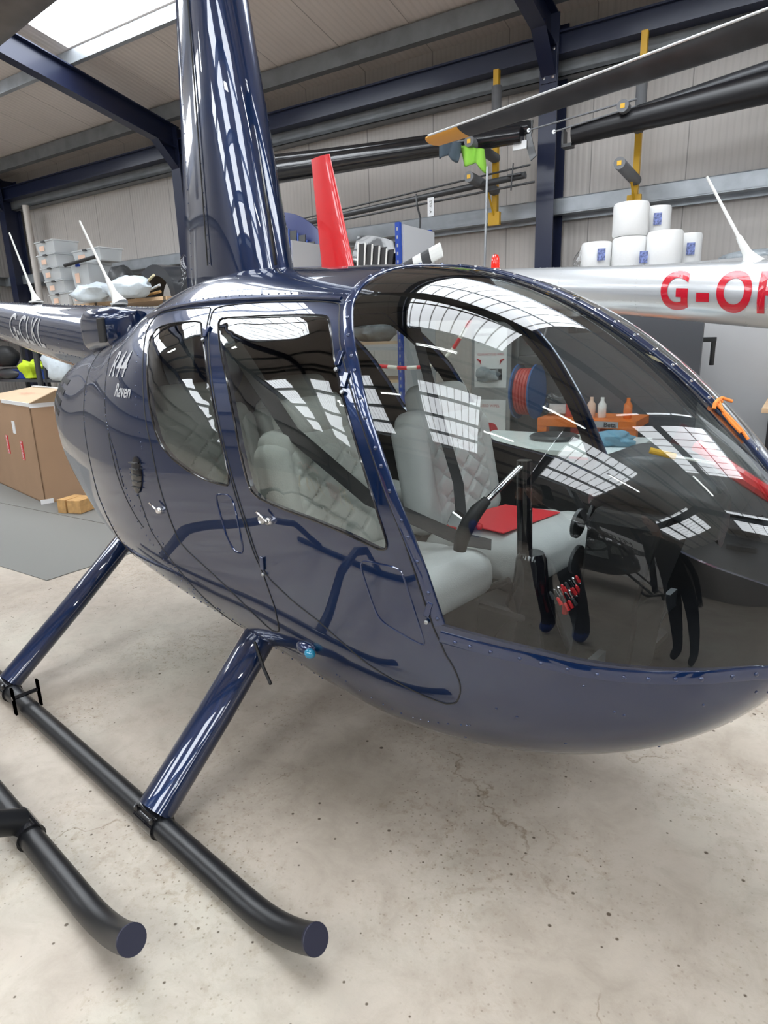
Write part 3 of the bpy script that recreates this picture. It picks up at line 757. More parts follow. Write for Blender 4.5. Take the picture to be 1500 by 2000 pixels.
        # hinges, locks and handles
        for (s, v) in ((0.3568, 37.4), (0.2998, 7.0), (0.3639, 40.7), (0.4111, 2.8), (0.4770, 44.4)):
            p, n = surf([s], [v], .004); p, n = p[0] * np.array([1, sd, 1]), n[0] * np.array([1, sd, 1])
            rt = Vector((0, 0, 1)).rotation_difference(Vector(n)).to_matrix()
            mb = MB(); mb.box(p, (.016, .042, .007), rot=rt); mb.build('hinge', M['blue_edge'], H, bevel=.002)
            mb = MB(); mb.lathe([(.006, 0), (.006, .006), (.004, .008)], Vector(p) + rt @ Vector((.006, -.034, 0)), 10, rot=rt); mb.build('hinge_pin', M['steel'], H, smooth=True)
        p, n = surf([0.4094], [11.3], 0); p, n = p[0] * np.array([1, sd, 1]), n[0] * np.array([1, sd, 1])
        rt = Vector((0, 0, 1)).rotation_difference(Vector(n)).to_matrix()
        MB().lathe([(.015, 0), (.015, .005), (.011, .008), (.007, .006), (.003, .007)], p, 18, rot=rt).build('door_lock', M['alu'], H, smooth=True)
        for (s0, v0) in ((0.4026, 11.6), (0.5018, 5.6)):
            p, n = surf([s0], [v0], 0); p, n = Vector(p[0] * np.array([1, sd, 1])), Vector(n[0] * np.array([1, sd, 1]))
            mb = MB(); mb.lathe([(.013, 0), (.013, .01), (.009, .016)], p, 14, rot=Vector((0, 0, 1)).rotation_difference(n).to_matrix())
            mb.tube([p + n * .014, p + n * .02 + Vector((-.01, 0, .012)), p + n * .022 + Vector((-.035, 0, .026))], .0035, 8)
            mb.build('door_handle', M['chrome'], H, smooth=True)
    # louvred side scupper
    for sd in (1, -1):
        p, n = surf([0.5252], [11.7], 0); p, n = Vector(p[0] * np.array([1, sd, 1])), Vector(n[0] * np.array([1, sd, 1]))
        rt = Vector((0, 0, 1)).rotation_difference(n).to_matrix()
        t = MB().lathe([(.045, -.002), (.045, .004), (.02, .008)], p, 20, rot=rt @ Matrix.Diagonal((.8, 1.5, 1))).build('side_vent', M['black_gloss'], H, smooth=True)
        for k in range(5):
            MB().box(p + n * .010 + Vector((0, 0, -.045 + .0225 * k)), (.05, .012, .004)).build('slat', M['darkgrey'], t)
    # slots at the very back of the cowling
    for k in range(4):
        for sd in (1, -1):
            pp = [on(.709 + .001 * k + ds, 33 - 6.5 * k + dv, .001) for ds, dv in ((0, 0), (.05, 1.5), (.053, -2.0), (.004, -3.6))]
            if sd < 0: pp = [Vector((q.x, -q.y, q.z)) for q in pp]
            rows_ = [[on(.709 + .001 * k + .05 * i / 10 + .0005 * j, 33 - 6.5 * k - 3.6 * j / 3 + 1.5 * i / 10, .0015) for j in range(4)] for i in range(11)]
            if sd < 0: rows_ = [[Vector((q.x, -q.y, q.z)) for q in w_] for w_ in rows_]
            mb = MB(); mb.add([q for w_ in rows_ for q in w_], [(i * 4 + j, i * 4 + j + 1, i * 4 + j + 5, i * 4 + j + 4) for i in range(10) for j in range(3)]); o = mb.build('cooling_slot', M['black_rubber'], H)
            o.modifiers.new('s', 'SOLIDIFY').thickness = .003
    # lettering on the cowling
    def side_fn(x0, z0, slope=0.0, tilt=0.0):
        def fn(x, y):
            X = x0 + x + y * tilt; Z = z0 + y + x * slope
            yy = side_y(X, Z); return (X, -(yy + .0022), Z)
        return fn
    put_text('model_lettering', 'R44', .135, side_fn(-2.47, 1.437), M['letter_white'], H, font_scale_x=.85, bold=.001)
    put_text('model_lettering', 'Raven', .068, side_fn(-2.36, 1.345, -.02), M['letter_white'], H, font_scale_x=.85, bold=.001)
    # mast fairing
    def foil(le, te, z, th, n=28):
        ring = []; c = le - te
        for k in range(n):
            a = 2 * PI * k / n; u = (1 - math.cos(a)) / 2; s_ = 1 if a < PI else -1
            y = 5 * th * (.2969 * math.sqrt(u) - .126 * u - .3516 * u * u + .2843 * u ** 3 - .1015 * u ** 4)
            y = max(y, .012 + .0 * u) if .03 < u else y
            ring.append(Vector((le - u * c, s_ * y, z)))
        return ring
    mb = MB(); rings = []
    for k in range(15):
        t_ = k / 14; z = 1.70 + t_ * 1.42
        le = -2.115 - .17 * ((z - 1.8) / 1.0); te = -2.82 + .12 * max(0, (z - 1.8)) ; th = .24 - .06 * t_
        rings.append(foil(le, te, z, th))
    mb.loft(rings); ms = mb.build('mast_fairing', M['blue'], H, smooth=True, angle=60)
    mb = MB()
    for (xa, xb) in ((-2.50, -2.50), (-2.74, -2.66)):
        for k in range(22):
            z = 1.84 + k * .055; x = xa + (xb - xa) * k / 22
            t_ = (z - 1.7) / 1.42; le = -2.115 - .17 * (z - 1.8); te = -2.82 + .12 * (z - 1.8); u = (le - x) / (le - te); th = .24 - .06 * t_
            y = 5 * th * (.2969 * math.sqrt(u) - .126 * u - .3516 * u * u + .2843 * u ** 3 - .1015 * u ** 4)
            pr, c, rt = dome((x, -y, z), (-.1, -1, 0), .003, .002); mb.lathe(pr, c, 6, rot=rt)
    tag(mb.build('fairing_rivets', M['blue_edge'], ms, smooth=True), kind='stuff')
    MB().tube([(-2.50, -.106, 1.83), (-2.49, -.095, 2.5), (-2.49, -.085, 3.05)], .003, 6).build('fairing_joint', M['black_rubber'], ms)
    mb = MB(); mb.tube([(-2.13, -.04, 1.8), (-2.16, -.035, 2.0), (-2.33, -.01, 2.95)], .007, 8); mb.build('pitot_tube', M['black_gloss'], ms)
    # rotor head and blades
    mb = MB(); mb.lathe([(.05, 3.08), (.05, 3.25), (.09, 3.26), (.09, 3.33), (.03, 3.36)], (-2.45, 0, 0), 20); mb.build('rotor_head', M['steel'], H, smooth=True)
    for sg in (1, -1):
        mb = MB(); rings = []; a = R(3.2); d = Vector((math.cos(a), math.sin(a), 0)) * sg; e = Vector((-d.y, d.x, 0))
        for r_ in np.r_[.04, np.linspace(.25, 5.0, 14)]:
            ch = .10 if r_ < .35 else .26; c = Vector((-2.45, 0, 3.30)) + d * r_ - Vector((0, 0, .012 * r_ + .004 * r_ * r_))
            rings.append([c + e * ch * (.5 - (1 - math.cos(2 * PI * k / 16)) / 2) + Vector((0, 0, .032 * math.sin(2 * PI * k / 16) * (1 if r_ > .35 else 1.3))) for k in range(16)])
        mb.loft(rings); mb.build('rotor_blade', M['blade_brown'], H, smooth=True, angle=60)
    return H
H = make_helicopter()

def tail_boom(parent, X, ZC, RR, paint, under=None):
    mb = MB(); rings = []
    xs = np.linspace(X[0], X[-1], 40)
    for x in xs:
        z = float(np.interp(-x, [-a for a in X], ZC)); r = float(np.interp(-x, [-a for a in X], RR))
        rings.append([Vector((x, r * .96 * math.cos(2 * PI * k / 32), z + r * math.sin(2 * PI * k / 32))) for k in range(32)])
    mb.loft(rings); o = mb.build('tail_boom', paint, parent, smooth=True, angle=60)
    return o
def boomfn(X, ZC, RR, x0, slope, side=-1, drop=0.0, off=.0022):
    def fn(x, y):
        xx = x0 + x; zc = float(np.interp(-xx, [-a for a in X], ZC)); r = float(np.interp(-xx, [-a for a in X], RR)) + off
        a = (y + drop) / r
        return (xx, side * r * .96 * math.cos(a), zc + r * math.sin(a))
    return fn
def boom_rivets(parent, X, ZC, RR, xs, m, rows=True):
    mb = MB()
    for x in xs:
        zc = float(np.interp(-x, [-a for a in X], ZC)); r = float(np.interp(-x, [-a for a in X], RR))
        for k in range(44):
            a = 2 * PI * k / 44; pr, c, rt = dome((x, r * .96 * math.cos(a), zc + r * math.sin(a)), (0, math.cos(a), math.sin(a)), .003, .002); mb.lathe(pr, c, 6, rot=rt)
    if rows:
        for x in np.arange(X[-1] + .05, X[0], .055):
            zc = float(np.interp(-x, [-a for a in X], ZC)); r = float(np.interp(-x, [-a for a in X], RR))
            for a in (R(-155), R(-25), R(90)):
                pr, c, rt = dome((x, r * .96 * math.cos(a), zc + r * math.sin(a)), (0, math.cos(a), math.sin(a)), .003, .002); mb.lathe(pr, c, 6, rot=rt)
    return tag(mb.build('boom_rivets', m, parent, smooth=True), kind='stuff')
def whip_antenna(parent, base, tip, fat=.03, m=None):
    b, t = Vector(base), Vector(tip); d = (t - b)
    mb = MB(); mb.tube([b - Vector((0, 0, .01)), b + d * .04, b + d * .12, b + d * .30, b + d * .31, t], [fat * 1.25, fat * .8, fat * .45, fat * .28, .0065, .0045], 12, ax=(1, 0, 0), sx=1.7)
    mb.lathe([(.045, 0), (.045, .008), (.03, .012)], b - Vector((0, 0, .004)), 16)
    return mb.build('whip_antenna', m or M['white_paint'], parent, smooth=True, angle=50)
BX = [-2.75, -3.2, -4.2, -5.3, -7.9]; BZ = [1.44, 1.485, 1.59, 1.72, 1.98]; BR = [.235, .215, .178, .132, .075]
bo = tail_boom(H, BX, BZ, BR, M['blue'])
boom_rivets(bo, BX, BZ, BR, [-3.62, -3.95, -4.55, -5.2], M['blue_edge'])
put_text('registration', 'G-CLKL', .25, boomfn(BX, BZ, BR, -4.47, 0, drop=.0), M['letter_white'], bo, font_scale_x=.66, bold=.002)
whip_antenna(H, (-3.53, 0, 1.735), (-3.86, 0, 2.195), .034)
whip_antenna(H, (-4.64, 0, 1.81), (-4.90, 0, 2.26), .026)
# air intake scoop beside the boom root
mb = MB(); rings = []
for x, w_, h_, yc, zc in ((-2.98, .05, .07, -.19, 1.60), (-3.05, .09, .10, -.235, 1.59), (-3.30, .095, .11, -.225, 1.59), (-3.46, .07, .09, -.19, 1.59)):
    rings.append([Vector((x, yc + w_ * math.copysign(abs(math.cos(a)) ** .6, math.cos(a)), zc + h_ * math.copysign(abs(math.sin(a)) ** .6, math.sin(a)))) for a in [2 * PI * k / 24 for k in range(24)]])
mb.loft(rings); sc_ = mb.build('air_scoop', M['blue'], H, smooth=True, angle=50)
mb = MB(); mb.box((-3.075, -.332, 1.585), (.06, .014, .11)); mb.build('scoop_opening', M['black_rubber'], sc_, bevel=.004)
# tail fin etc. for the far end of the boom
def tail_group(parent, x0, z0, m_fin, m_stab, m_blade, up=1.1):
    def fin(pts, th, name, m):
        mb = MB(); rings = []
        for (xl, xt, z) in pts:
            c = xl - xt
            rings.append([Vector((xl - c * (1 - math.cos(2 * PI * k / 20)) / 2, th * math.sin(2 * PI * k / 20) * (1.0 - .55 * (1 - math.cos(2 * PI * k / 20)) / 2), z)) for k in range(20)])
        mb.loft(rings); return mb.build(name, m, parent, smooth=True, angle=60)
    fin([(x0 + .22, x0 - .24, z0 + .05), (x0 - .06, x0 - .32, z0 + up)], .032, 'upper_fin', m_fin)
    fin([(x0 - .22, x0 - .50, z0 - .85), (x0 + .22, x0 - .20, z0 - .05)], .028, 'lower_fin', m_fin)
    mb = MB(); mb.box((x0 + .25, -.35, z0 - .02), (.30, .72, .03)); mb.build('stabiliser', m_stab, parent, bevel=.012)
    mb = MB(); mb.tube([(x0 + .1, -.05, z0), (x0 + .1, .28, z0)], .04, 14); g = mb.build('tail_gearbox', M['darkgrey'], parent, smooth=True)
tail_group(H, -8.0, 1.99, M['blue'], M['blue'], M['blade'])
# nav light, skids, cross tubes
mb = MB(); mb.sph((-1.355, -.648, .602), .016, 16, 0, (1.2, 1, 1)); nl = mb.build('navigation_light', M['teal_lens'], H, smooth=True)
p_, n_ = surf([.385], [-25.0]); mb = MB(); mb.sph((-1.385, -.634, .606), .022, 16, 0, (1.9, 1, 1)); mb.build('light_housing', M['blue_edge'], nl, smooth=True)
mb = MB(); mb.sph((-1.355, .648, .602), .016, 16, 0, (1.2, 1, 1)); mb.build('navigation_light', M['red_plastic'], H, smooth=True)
SK = .036
def skid(parent, y, x0, x1, m, r=SK, name='skid_tube', cap=None):
    pts = [(x0, y, r), (x1 - .30, y, r)]
    for k in range(1, 9):
        a = k / 8 * R(34); pts.append((x1 - .30 + .50 * math.sin(a) , y, r + .50 * (1 - math.cos(a)) * .95))
    mb = MB(); mb.tube(pts, r, 24, caps=False)
    o = mb.build(name, m, parent, smooth=True)
    # flat end cap, cut almost upright
    e = Vector(pts[-1]); d = (Vector(pts[-1]) - Vector(pts[-2])).normalized()
    rt = Vector((0, 0, 1)).rotation_difference(d).to_matrix()
    mb = MB(); mb.lathe([(r * 1.0, -.004), (r * 1.02, 0.004), (r * .98, .006)], e, 24, rot=rt); mb.build('end_cap', cap or M['blue_edge'], o, smooth=True, angle=30)
    return o
def foot_clamp(parent, x, y, m):
    mb = MB(); mb.tube([(x - .055, y, .036), (x + .055, y, .036)], .043, 20)
    for dx in (-.06, .06):
        for dy in (-.03, .03): mb.lathe([(.008, 0), (.008, .014), (.004, .018)], (x + dx * .8, y + dy, .068), 8)
    mb.build('skid_clamp', m, parent, smooth=True, angle=40)
for sd in (-1, 1):
    sk = skid(H, sd * 1.01, -3.75, -.955, M['skid_black'], cap=M['cap'])
    for x in (-3.03, -1.75): foot_clamp(sk, x, sd * 1.01, M['black_gloss'])
    mb = MB()
    for x_ in (-2.79, -2.79):
        for dy in (-.05, .05): mb.box((x_, sd * 1.01 + dy, .085), (.022, .008, .12))
    mb.tube([(-2.79, sd * 1.01 - .055, .10), (-2.79, sd * 1.01 + .055, .10)], .009, 8)
    mb.build('wheel_bracket', M['black_gloss'], sk)
for (xb, xt, zt_, yt, ch) in ((-1.75, -1.78, .50, .50, .052), (-3.03, -3.08, .56, .36, .046)):
    mb = MB(); 
    P_ = [(xb, -1.0, .065), (xb * .5 + xt * .5, -(.985 + yt) / 2, (.065 + zt_) / 2), (xt, -yt, zt_), (xt, -yt + .12, zt_ + .045), (xt, 0, zt_ + .06), (xt, yt - .12, zt_ + .045), (xt, yt, zt_), (xb * .5 + xt * .5, (.985 + yt) / 2, (.065 + zt_) / 2), (xb, 1.0, .065)]
    mb.tube(P_, ch, 24, ax=(1, 0, 0), sx=1.35); mb.build('cross_tube', M['blue'], H, smooth=True, angle=60)
mb = MB(); mb.tube([(-1.74, -.57, .49), (-1.66, -.60, .43), (-1.60, -.62, .40)], .006, 8); mb.build('static_wick', M['black_rubber'], H)
# interior -----------------------------------------------------------
def cushion(name, size, loc, rot, m, parent, r=.05, quilt=None, n=26, crown=.0, pinch=0):
    sx, sy, sz = size; vs, fs = rounded(sx, sy, sz, r, n); out = []
    for p in vs:
        q = p.copy()
        if q.z > sz / 2 - r * 1.01:
            k = max(0, 1 - (2 * q.x / sx) ** 4) * max(0, 1 - (2 * q.y / sy) ** 4); q.z += crown * k
            if quilt:
                c = min(1, max(0, (.5 - abs(q.y / sy)) * 8 - 1.2)) * min(1, max(0, (.5 - abs(q.x / sx)) * 6 - .4))
                d1 = abs(((q.x + q.y * .8) / quilt) % 1 - .5) * 2; d2 = abs(((q.x - q.y * .8) / quilt) % 1 - .5) * 2
                gr = max(math.exp(-((1 - d1) / .16) ** 2), math.exp(-((1 - d2) / .16) ** 2)); q.z -= .016 * gr * c
                ed = abs(abs(q.y) - sy * .33); q.z -= .010 * math.exp(-(ed / .010) ** 2)
            if pinch:
                for xx in (-sx * .18, sx * .18): q.z -= pinch * math.exp(-((q.x - xx) / .012) ** 2)
        out.append(rot @ q + Vector(loc))
    mb = MB(); mb.add(out, fs); return mb.build(name, m, parent, smooth=True, angle=60)
def seat(parent, y, x, zc, w=.50, headw=None, back_tilt=12, belts=True, hz=.0):
    t = bpy.data.objects.new('seat', None); COL.objects.link(t); t.parent = parent; t.location = (x, y, 0)
    # squab: thick pad, rounded front roll
    cushion('seat_cushion', (.50, w, .15), (.25, 0, zc - .075), Matrix.Rotation(R(-5), 3, 'Y'), M['leather'], t, .06, None, 26, .02, .008)
    cushion('seat_skirt', (.44, w * .90, .16), (.24, 0, zc - .20), Matrix.Identity(3), M['interior'], t, .04, None, 6)
    Rb = Matrix.Rotation(R(-90 + back_tilt), 3, 'Y')
    # local x of the back pad points down-up after rotation
    Rb = Matrix(((math.sin(R(-back_tilt)), 0, math.cos(R(back_tilt))), (0, 1, 0), (math.cos(R(back_tilt)), 0, math.sin(R(back_tilt)))))
    up = Vector((-math.sin(R(back_tilt)), 0, math.cos(R(back_tilt))))
    base = Vector((-.02, 0, zc + .0))
    cushion('seat_back', (.44, w * 1.0, .13), base + up * .18, Rb, M['leather'], t, .055, .10, 64, .015)
    cushion('headrest', (.15, w * .58, .12), base + up * .455, Rb, M['leather'], t, .05, None, 16, .015)
    cushion('shoulder_pad', (.12, w * .90, .12), base + up * .375, Rb, M['leather'], t, .05, None, 16, .012)
    for yy in (-w * .17, w * .17):
        pts = [base + up * q + Vector((.066, yy, 0)) for q in (.0, .1, .2, .3, .38)]
        MB().tube([Rb @ Vector((0, 0, .006)) + q for q in pts], .0022, 5).build('stitching', M['stitch'], t)
    return t
Y0 = .29
s1 = seat(H, -Y0, -1.58, .80); s2 = seat(H, Y0, -1.47, .81, .54)
s3 = seat(H, -Y0, -2.32, .83, .56); s4 = seat(H, Y0, -2.32, .83, .56)
def strap(name, pts, w, m, parent, axis=(0, 1, 0), th=.003):
    mb = MB(); rings = []; pts = [Vector(p) for p in pts]
    for i, p in enumerate(pts):
        a = Vector(axis) if not callable(axis) else axis(i); t_ = (pts[min(i + 1, len(pts) - 1)] - pts[max(i - 1, 0)]).normalized(); a = (a - t_ * a.dot(t_)).normalized(); n = t_.cross(a)
        rings.append([p - a * w / 2 - n * th / 2, p + a * w / 2 - n * th / 2, p + a * w / 2 + n * th / 2, p - a * w / 2 + n * th / 2])
    mb.loft(rings); return mb.build(name, m, parent)
strap('seat_belt', [(-1.62, .20, 1.55), (-1.50, .17, 1.25), (-1.36, .12, .98), (-1.30, .055, .87)], .045, M['belt'], H, (.3, 1, 0))
strap('seat_belt', [(-1.78, -.52, 1.50), (-1.62, -.44, 1.22), (-1.42, -.30, 1.00), (-1.18, -.12, .86), (-1.10, -.06, .84)], .05, M['belt'], H, (.6, 1, 0))
mb = MB(); mb.box((-1.31, .04, .865), (.05, .035, .06), rot=Matrix.Rotation(R(25), 3, 'Y')); mb.box((-1.285, .055, .845), (.05, .035, .012), 0); bk = mb.build('belt_buckle', M['chrome'], H, bevel=.004)
MB().box((-1.325, .03, .83), (.05, .03, .03)).build('buckle_button', M['red_plastic'], bk, bevel=.004)
# cabin floor, keel console, rear bulkhead, instrument cowl
def cabin_outline(z, inset=.03, x0=-.45, x1=-2.75, n=24):
    P = []
    for x in np.linspace(x0, x1, n): P.append((x, -max(.02, side_y(x, z) - inset)))
    return P + [(x, -y) for x, y in P[::-1]]
mb = MB(); mb.prism(cabin_outline(.50, .05, -.66), .47, .49); mb.build('cabin_floor', M['carpet'], H)
mb = MB(); rings = []
for z in (.62, .9, 1.2, 1.5, 1.66): rings.append([Vector((-2.76, -side_y(-2.76, z) + .03, z)), Vector((-2.76, side_y(-2.76, z) - .03, z)), Vector((-2.79, side_y(-2.76, z) - .03, z)), Vector((-2.79, -side_y(-2.76, z) + .03, z))])
mb.loft(rings); mb.build('rear_bulkhead', M['interior'], H)
mb = MB(); mb.b2((-2.2, -.11, .49), (-1.2, .11, .66)); mb.b2((-1.25, -.09, .49), (-.95, .09, .64)); mb.build('keel_console', M['interior'], H, bevel=.02)
# carpeted footwell ramp near the starboard sill
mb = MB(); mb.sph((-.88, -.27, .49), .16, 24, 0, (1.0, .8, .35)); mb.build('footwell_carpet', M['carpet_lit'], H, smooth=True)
# glare shield over the instrument panel
mb = MB(); rings = []
for i in range(17):
    u = i / 16; x = -.79 + .35 * u
    hw = (.20 - .06 * u) * min(1, (.12 + 2.5 * u)) ** .5 * min(1, (1.06 - u) * 3) ** .5; zt_ = 1.09 + .09 * math.sin(PI * (u * .8 + .1)) - .05 * u * u
    ring = []
    for k in range(24):
        a = 2 * PI * k / 24; c, s_ = math.cos(a), math.sin(a)
        ring.append(Vector((x, .04 + hw * math.copysign(abs(c) ** .7, c), zt_ - .055 + .07 * math.copysign(abs(s_) ** .8, s_) + .012 * math.sin(5 * a + u * 6))))
    rings.append(ring)
mb.loft(rings); mb.build('glare_shield', mat('glare_shield_vinyl', (.055, .058, .062), .42, bump=.1), H, smooth=True, angle=60)
mb = MB(); rings = []
for z, x0, x1, hw in ((.49, -.62, -.80, .11), (.70, -.60, -.78, .12), (.76, -.60, -.77, .13), (1.0, -.54, -.74, .16), (1.04, -.52, -.72, .15)):
    rings.append([Vector((x0, .02 - hw, z)), Vector((x0, .02 + hw, z)), Vector((x1, .02 + hw, z)), Vector((x1, .02 - hw, z))])
mb.loft(rings); ip = mb.build('instrument_panel', M['interior'], H, bevel=.01)
random.seed(7)
for r_ in range(2):
    for c_ in range(3):
        z = .98 - .11 * r_; y = -.085 + .105 * c_
        g = MB().lathe([(.044, 0), (.044, .010), (.038, .012)], (-.785, y, z - .01), 20, rot=Matrix.Rotation(R(-84), 3, 'Y')).build('gauge', M['darkgrey'], ip, smooth=True)
for k in range(26):
    x = -.83 - .0 + random.uniform(-.05, .12); y = -.10 + .20 * (k % 9) / 8; z = .70 + .012 * (k // 9)
    MB().lathe([(.006, 0), (.005, .022), (.002, .026)], (-.80 - .025 * (k // 9), y, z), 8, rot=Matrix.Rotation(R(-35), 3, 'Y')).build('switch', [M['chrome'], M['red_plastic'], M['darkgrey'], M['black_gloss']][k % 4 if k % 7 else 1], ip)
# cyclic column, tee bar and grip
mb = MB(); mb.tube([(-.99, -.0, .62), (-1.01, 0, .80), (-1.02, 0, 1.12)], [.026, .0255, .024], 14); cy = mb.build('cyclic_column', M['black_gloss'], H, smooth=True)
mb = MB(); mb.lathe([(.13, .49), (.135, .50), (.11, .56), (.06, .70), (.05, .80), (.040, .82)], (-.985, 0, 0), 24); mb.build('column_boot', M['black_gloss'], cy, smooth=True)
mb = MB(); mb.tube([(-1.02, 0, 1.10), (-1.02, -.03, 1.10), (-1.06, -.19, 1.00)], .010, 12); mb.build('tee_bar', M['chrome'], cy, smooth=True)
mb = MB(); mb.tube([(-1.05, -.165, 1.02), (-1.065, -.20, .99), (-1.085, -.215, .95), (-1.105, -.222, .90), (-1.11, -.225, .862)], [.015, .022, .024, .024, .020], 14); mb.build('hand_grip', M['black_rubber'], cy, smooth=True)
mb = MB(); mb.sph((-1.05, -.205, .945), .011, 10); mb.build('grip_trigger', M['red_plastic'], cy, smooth=True)
for y in (-.36, -.22, .22, .36):
    mb = MB(); mb.tube([(-.70, y, .49), (-.66, y, .60)], .008, 8); mb.box((-.655, y, .62), (.02, .07, .06)); mb.build('pedal', M['steel'], H)
mb = MB(); mb.tube([(-1.25, -.06, .60), (-1.02, -.08, .74)], .012, 10); mb.build('collective_lever', M['black_gloss'], H, smooth=True)
mb = MB(); mb.lathe([(.010, 0), (.010, .05), (.019, .055), (.021, .07), (.016, .085)], (-.86, .0, .64), 16); mb.build('mixture_knob', M['red_plastic'], H, smooth=True)
mb = MB(); mb.box((-1.0, -.10, .497), (.34, .03, .012)); mb.box((-.95, -.13, .495), (.36, .09, .008)); mb.build('floor_plate', M['steel'], H)
# headliner and cross frames inside
mb = MB(); rings = []
for x in np.linspace(-1.36, -2.72, 12):
    s = s_of_x(x); vv = np.linspace(56, 90, 9); p, n = surf([s] * 9, vv, -.02); q = [Vector(a) for a in p]; q += [Vector((a.x, -a.y, a.z)) for a in q[-2::-1]]
    q += [a - Vector((0, 0, .012)) for a in q[::-1]]; rings.append(q)
mb.loft(rings); mb.build('headliner', M['headliner'], H, smooth=True)
mb = MB(); mb.tube([(-.86, -.01, 1.60), (-.85, .0, 1.55)], .006, 8); mb.box((-.845, .02, 1.525), (.025, .17, .045)); mb.build('cabin_mirror', M['darkgrey'], H, bevel=.008)
# temperature probe through the windscreen
mb = MB(); mb.tube([(-.52, -.14, 1.20), (-.44, -.10, 1.185)], .004, 8, 0); mb.tube([(-.575, -.165, 1.215), (-.52, -.14, 1.20)], .008, 10, 1)
mb.build('temperature_probe', [M['white_paint'], M['yellowsteel']], H, smooth=True)

# ------------------------------------------------------------------ things on and in the helicopter
mb = MB(); vs = [(-1.40, .10), (-1.30, .50), (-1.10, .40), (-1.06, .12), (-1.20, .02)]
mb.prism([(-1.38, .09), (-1.33, .40), (-1.10, .42), (-1.13, .06)], .842, .847)
tag(mb.build('document_folder', M['red_vinyl'], None, bevel=.001), 'flat red folder lying on the far front seat inside the navy helicopter', 'folder')
# orange cord tied round the centre post
p_, n_ = surf([.1845, .178, .171, .164, .158], [90] * 5, .010)
pp = [Vector(q) for q in p_]
oc = MB()
oc.tube([pp[0] + Vector((.02, .045, .00)), pp[0] + Vector((.0, .025, .010)), pp[0] + Vector((0, -.005, .006)), pp[1] + Vector((0, -.022, -.004)), pp[2] + Vector((0, -.026, -.006)), pp[3] + Vector((0, -.024, -.006))], .0042, 8)
oc.tube([pp[0] + Vector((0, -.02, 0)), pp[1] + Vector((0, -.022, 0)), pp[2] + Vector((.0, -.02, 0)), pp[3] + Vector((0, -.018, 0)), pp[4] + Vector((0, -.02, -.004))], .0042, 8)
oc.tube([pp[0] + Vector((0, -.035, -.012)), pp[0] + Vector((0, -.03, .0)), pp[0] + Vector((0, .0, .008)), pp[0] + Vector((0, .025, .0))], .005, 8)
tag(oc.build('orange_cord', M['orange_cord'], None, smooth=True), 'bright orange cord knotted round the windscreen post of the navy helicopter', 'cord')

# ------------------------------------------------------------------ second helicopter (silver) behind
SH = copy_tree(H)
def relabel(o, repl):
    for ch in o.children: relabel(ch, repl)
    if o.type == 'MESH':
        for i, sl in enumerate(o.material_slots):
            if sl.material and sl.material.name in repl:
                nm_ = sl.material.name; sl.link = 'OBJECT'; sl.material = repl[nm_]
SH.location = (3.4, 2.9, .12)
for ch in list(SH.children_recursive):
    n = ch.name.split('.')[0]
    if n in ('tail_boom', 'whip_antenna', 'rotor_blade', 'upper_fin', 'lower_fin', 'stabiliser', 'tail_gearbox', 'registration', 'boom_rivets', 'model_lettering', 'rivets', 'screw', 'post_screw', 'switch', 'gauge', 'rotor_head', 'skid_clamp', 'wheel_bracket'):
        bpy.data.objects.remove(ch)
relabel(SH, {'navy_paint': M['silver'], 'navy_trim_paint': M['silver']})
tag(SH, 'silver helicopter with red lettering and red tail fin parked behind the navy one', 'helicopter')
GX = [v - 3.4 for v in (.55, -1.02, -1.7, -3.0, -4.5)]; GZ = [v - .12 for v in (1.58, 1.70, 1.765, 1.89, 2.02)]; GR = [.235, .202, .172, .135, .105]
gb = tail_boom(SH, GX, GZ, GR, M['silver'])
boom_rivets(gb, GX, GZ, GR, [v - 3.4 for v in (-1.1, -1.78, -2.35, -3.0)], M['alu'])
GXs = 3.4
def gt(txt, x0, size, drop=0, fx=.95, name='registration'):
    return put_text(name, txt, size, boomfn(GX, GZ, GR, x0 - 3.4, 0, drop=drop, off=.003), M['letter_red'], gb, font_scale_x=fx, bold=.012)
for ch_, gx_ in (('G', -1.52), ('-', -1.345), ('O', -1.165), ('F', -.985), ('T', -.80)): gt(ch_, gx_, .345, -.005, .72)
whip_antenna(SH, (-1.12 - 3.4, -.02, 1.89 - .12), (-1.42 - 3.4, -.06, 2.42 - .12), .035)
tail_group(SH, -4.75 - 3.4, 2.06 - .12, M['red_paint'], M['red_paint'], M['blade'], up=1.14)
mb = MB(); mb.lathe([(.035, 0), (.035, .03), (.032, .075), (.022, .098), (.006, .105)], (-2.98 - 3.4, 0, 2.03 - .12), 18); bc = mb.build('beacon', M['beacon'], SH, smooth=True)
# tail rotor, one blade raised forwards
for (d, nm) in ((Vector((.74, .0, .22)), 'a'), (Vector((-.72, 0, -.22)), 'b')):
    mb = MB(); c = Vector((-4.42 - 3.4, .25, 2.05 - .12)); dn = d.normalized(); e = Vector((0, 0, 1)).cross(Vector((0, 1, 0))); e = dn.cross(Vector((0, 1, 0)))
    rings = []; cuts = [(.12, 0), (.42, 0), (.42, 1), (.52, 1), (.52, 0), (.62, 0), (.62, 1), (.75, 1)]
    for i in range(len(cuts) - 1):
        r0, r1 = cuts[i][0], cuts[i + 1][0]
        if r1 - r0 < 1e-6: continue
        sec = lambda r_: [c + dn * r_ + e * .065 * math.cos(2 * PI * k / 12) + Vector((0, .012 * math.sin(2 * PI * k / 12), 0)) for k in range(12)]
        mb.loft([sec(r0), sec(r1)], cuts[i][1])
    mb.build('tail_rotor_blade', [M['darkgrey'], M['white_paint']], SH)
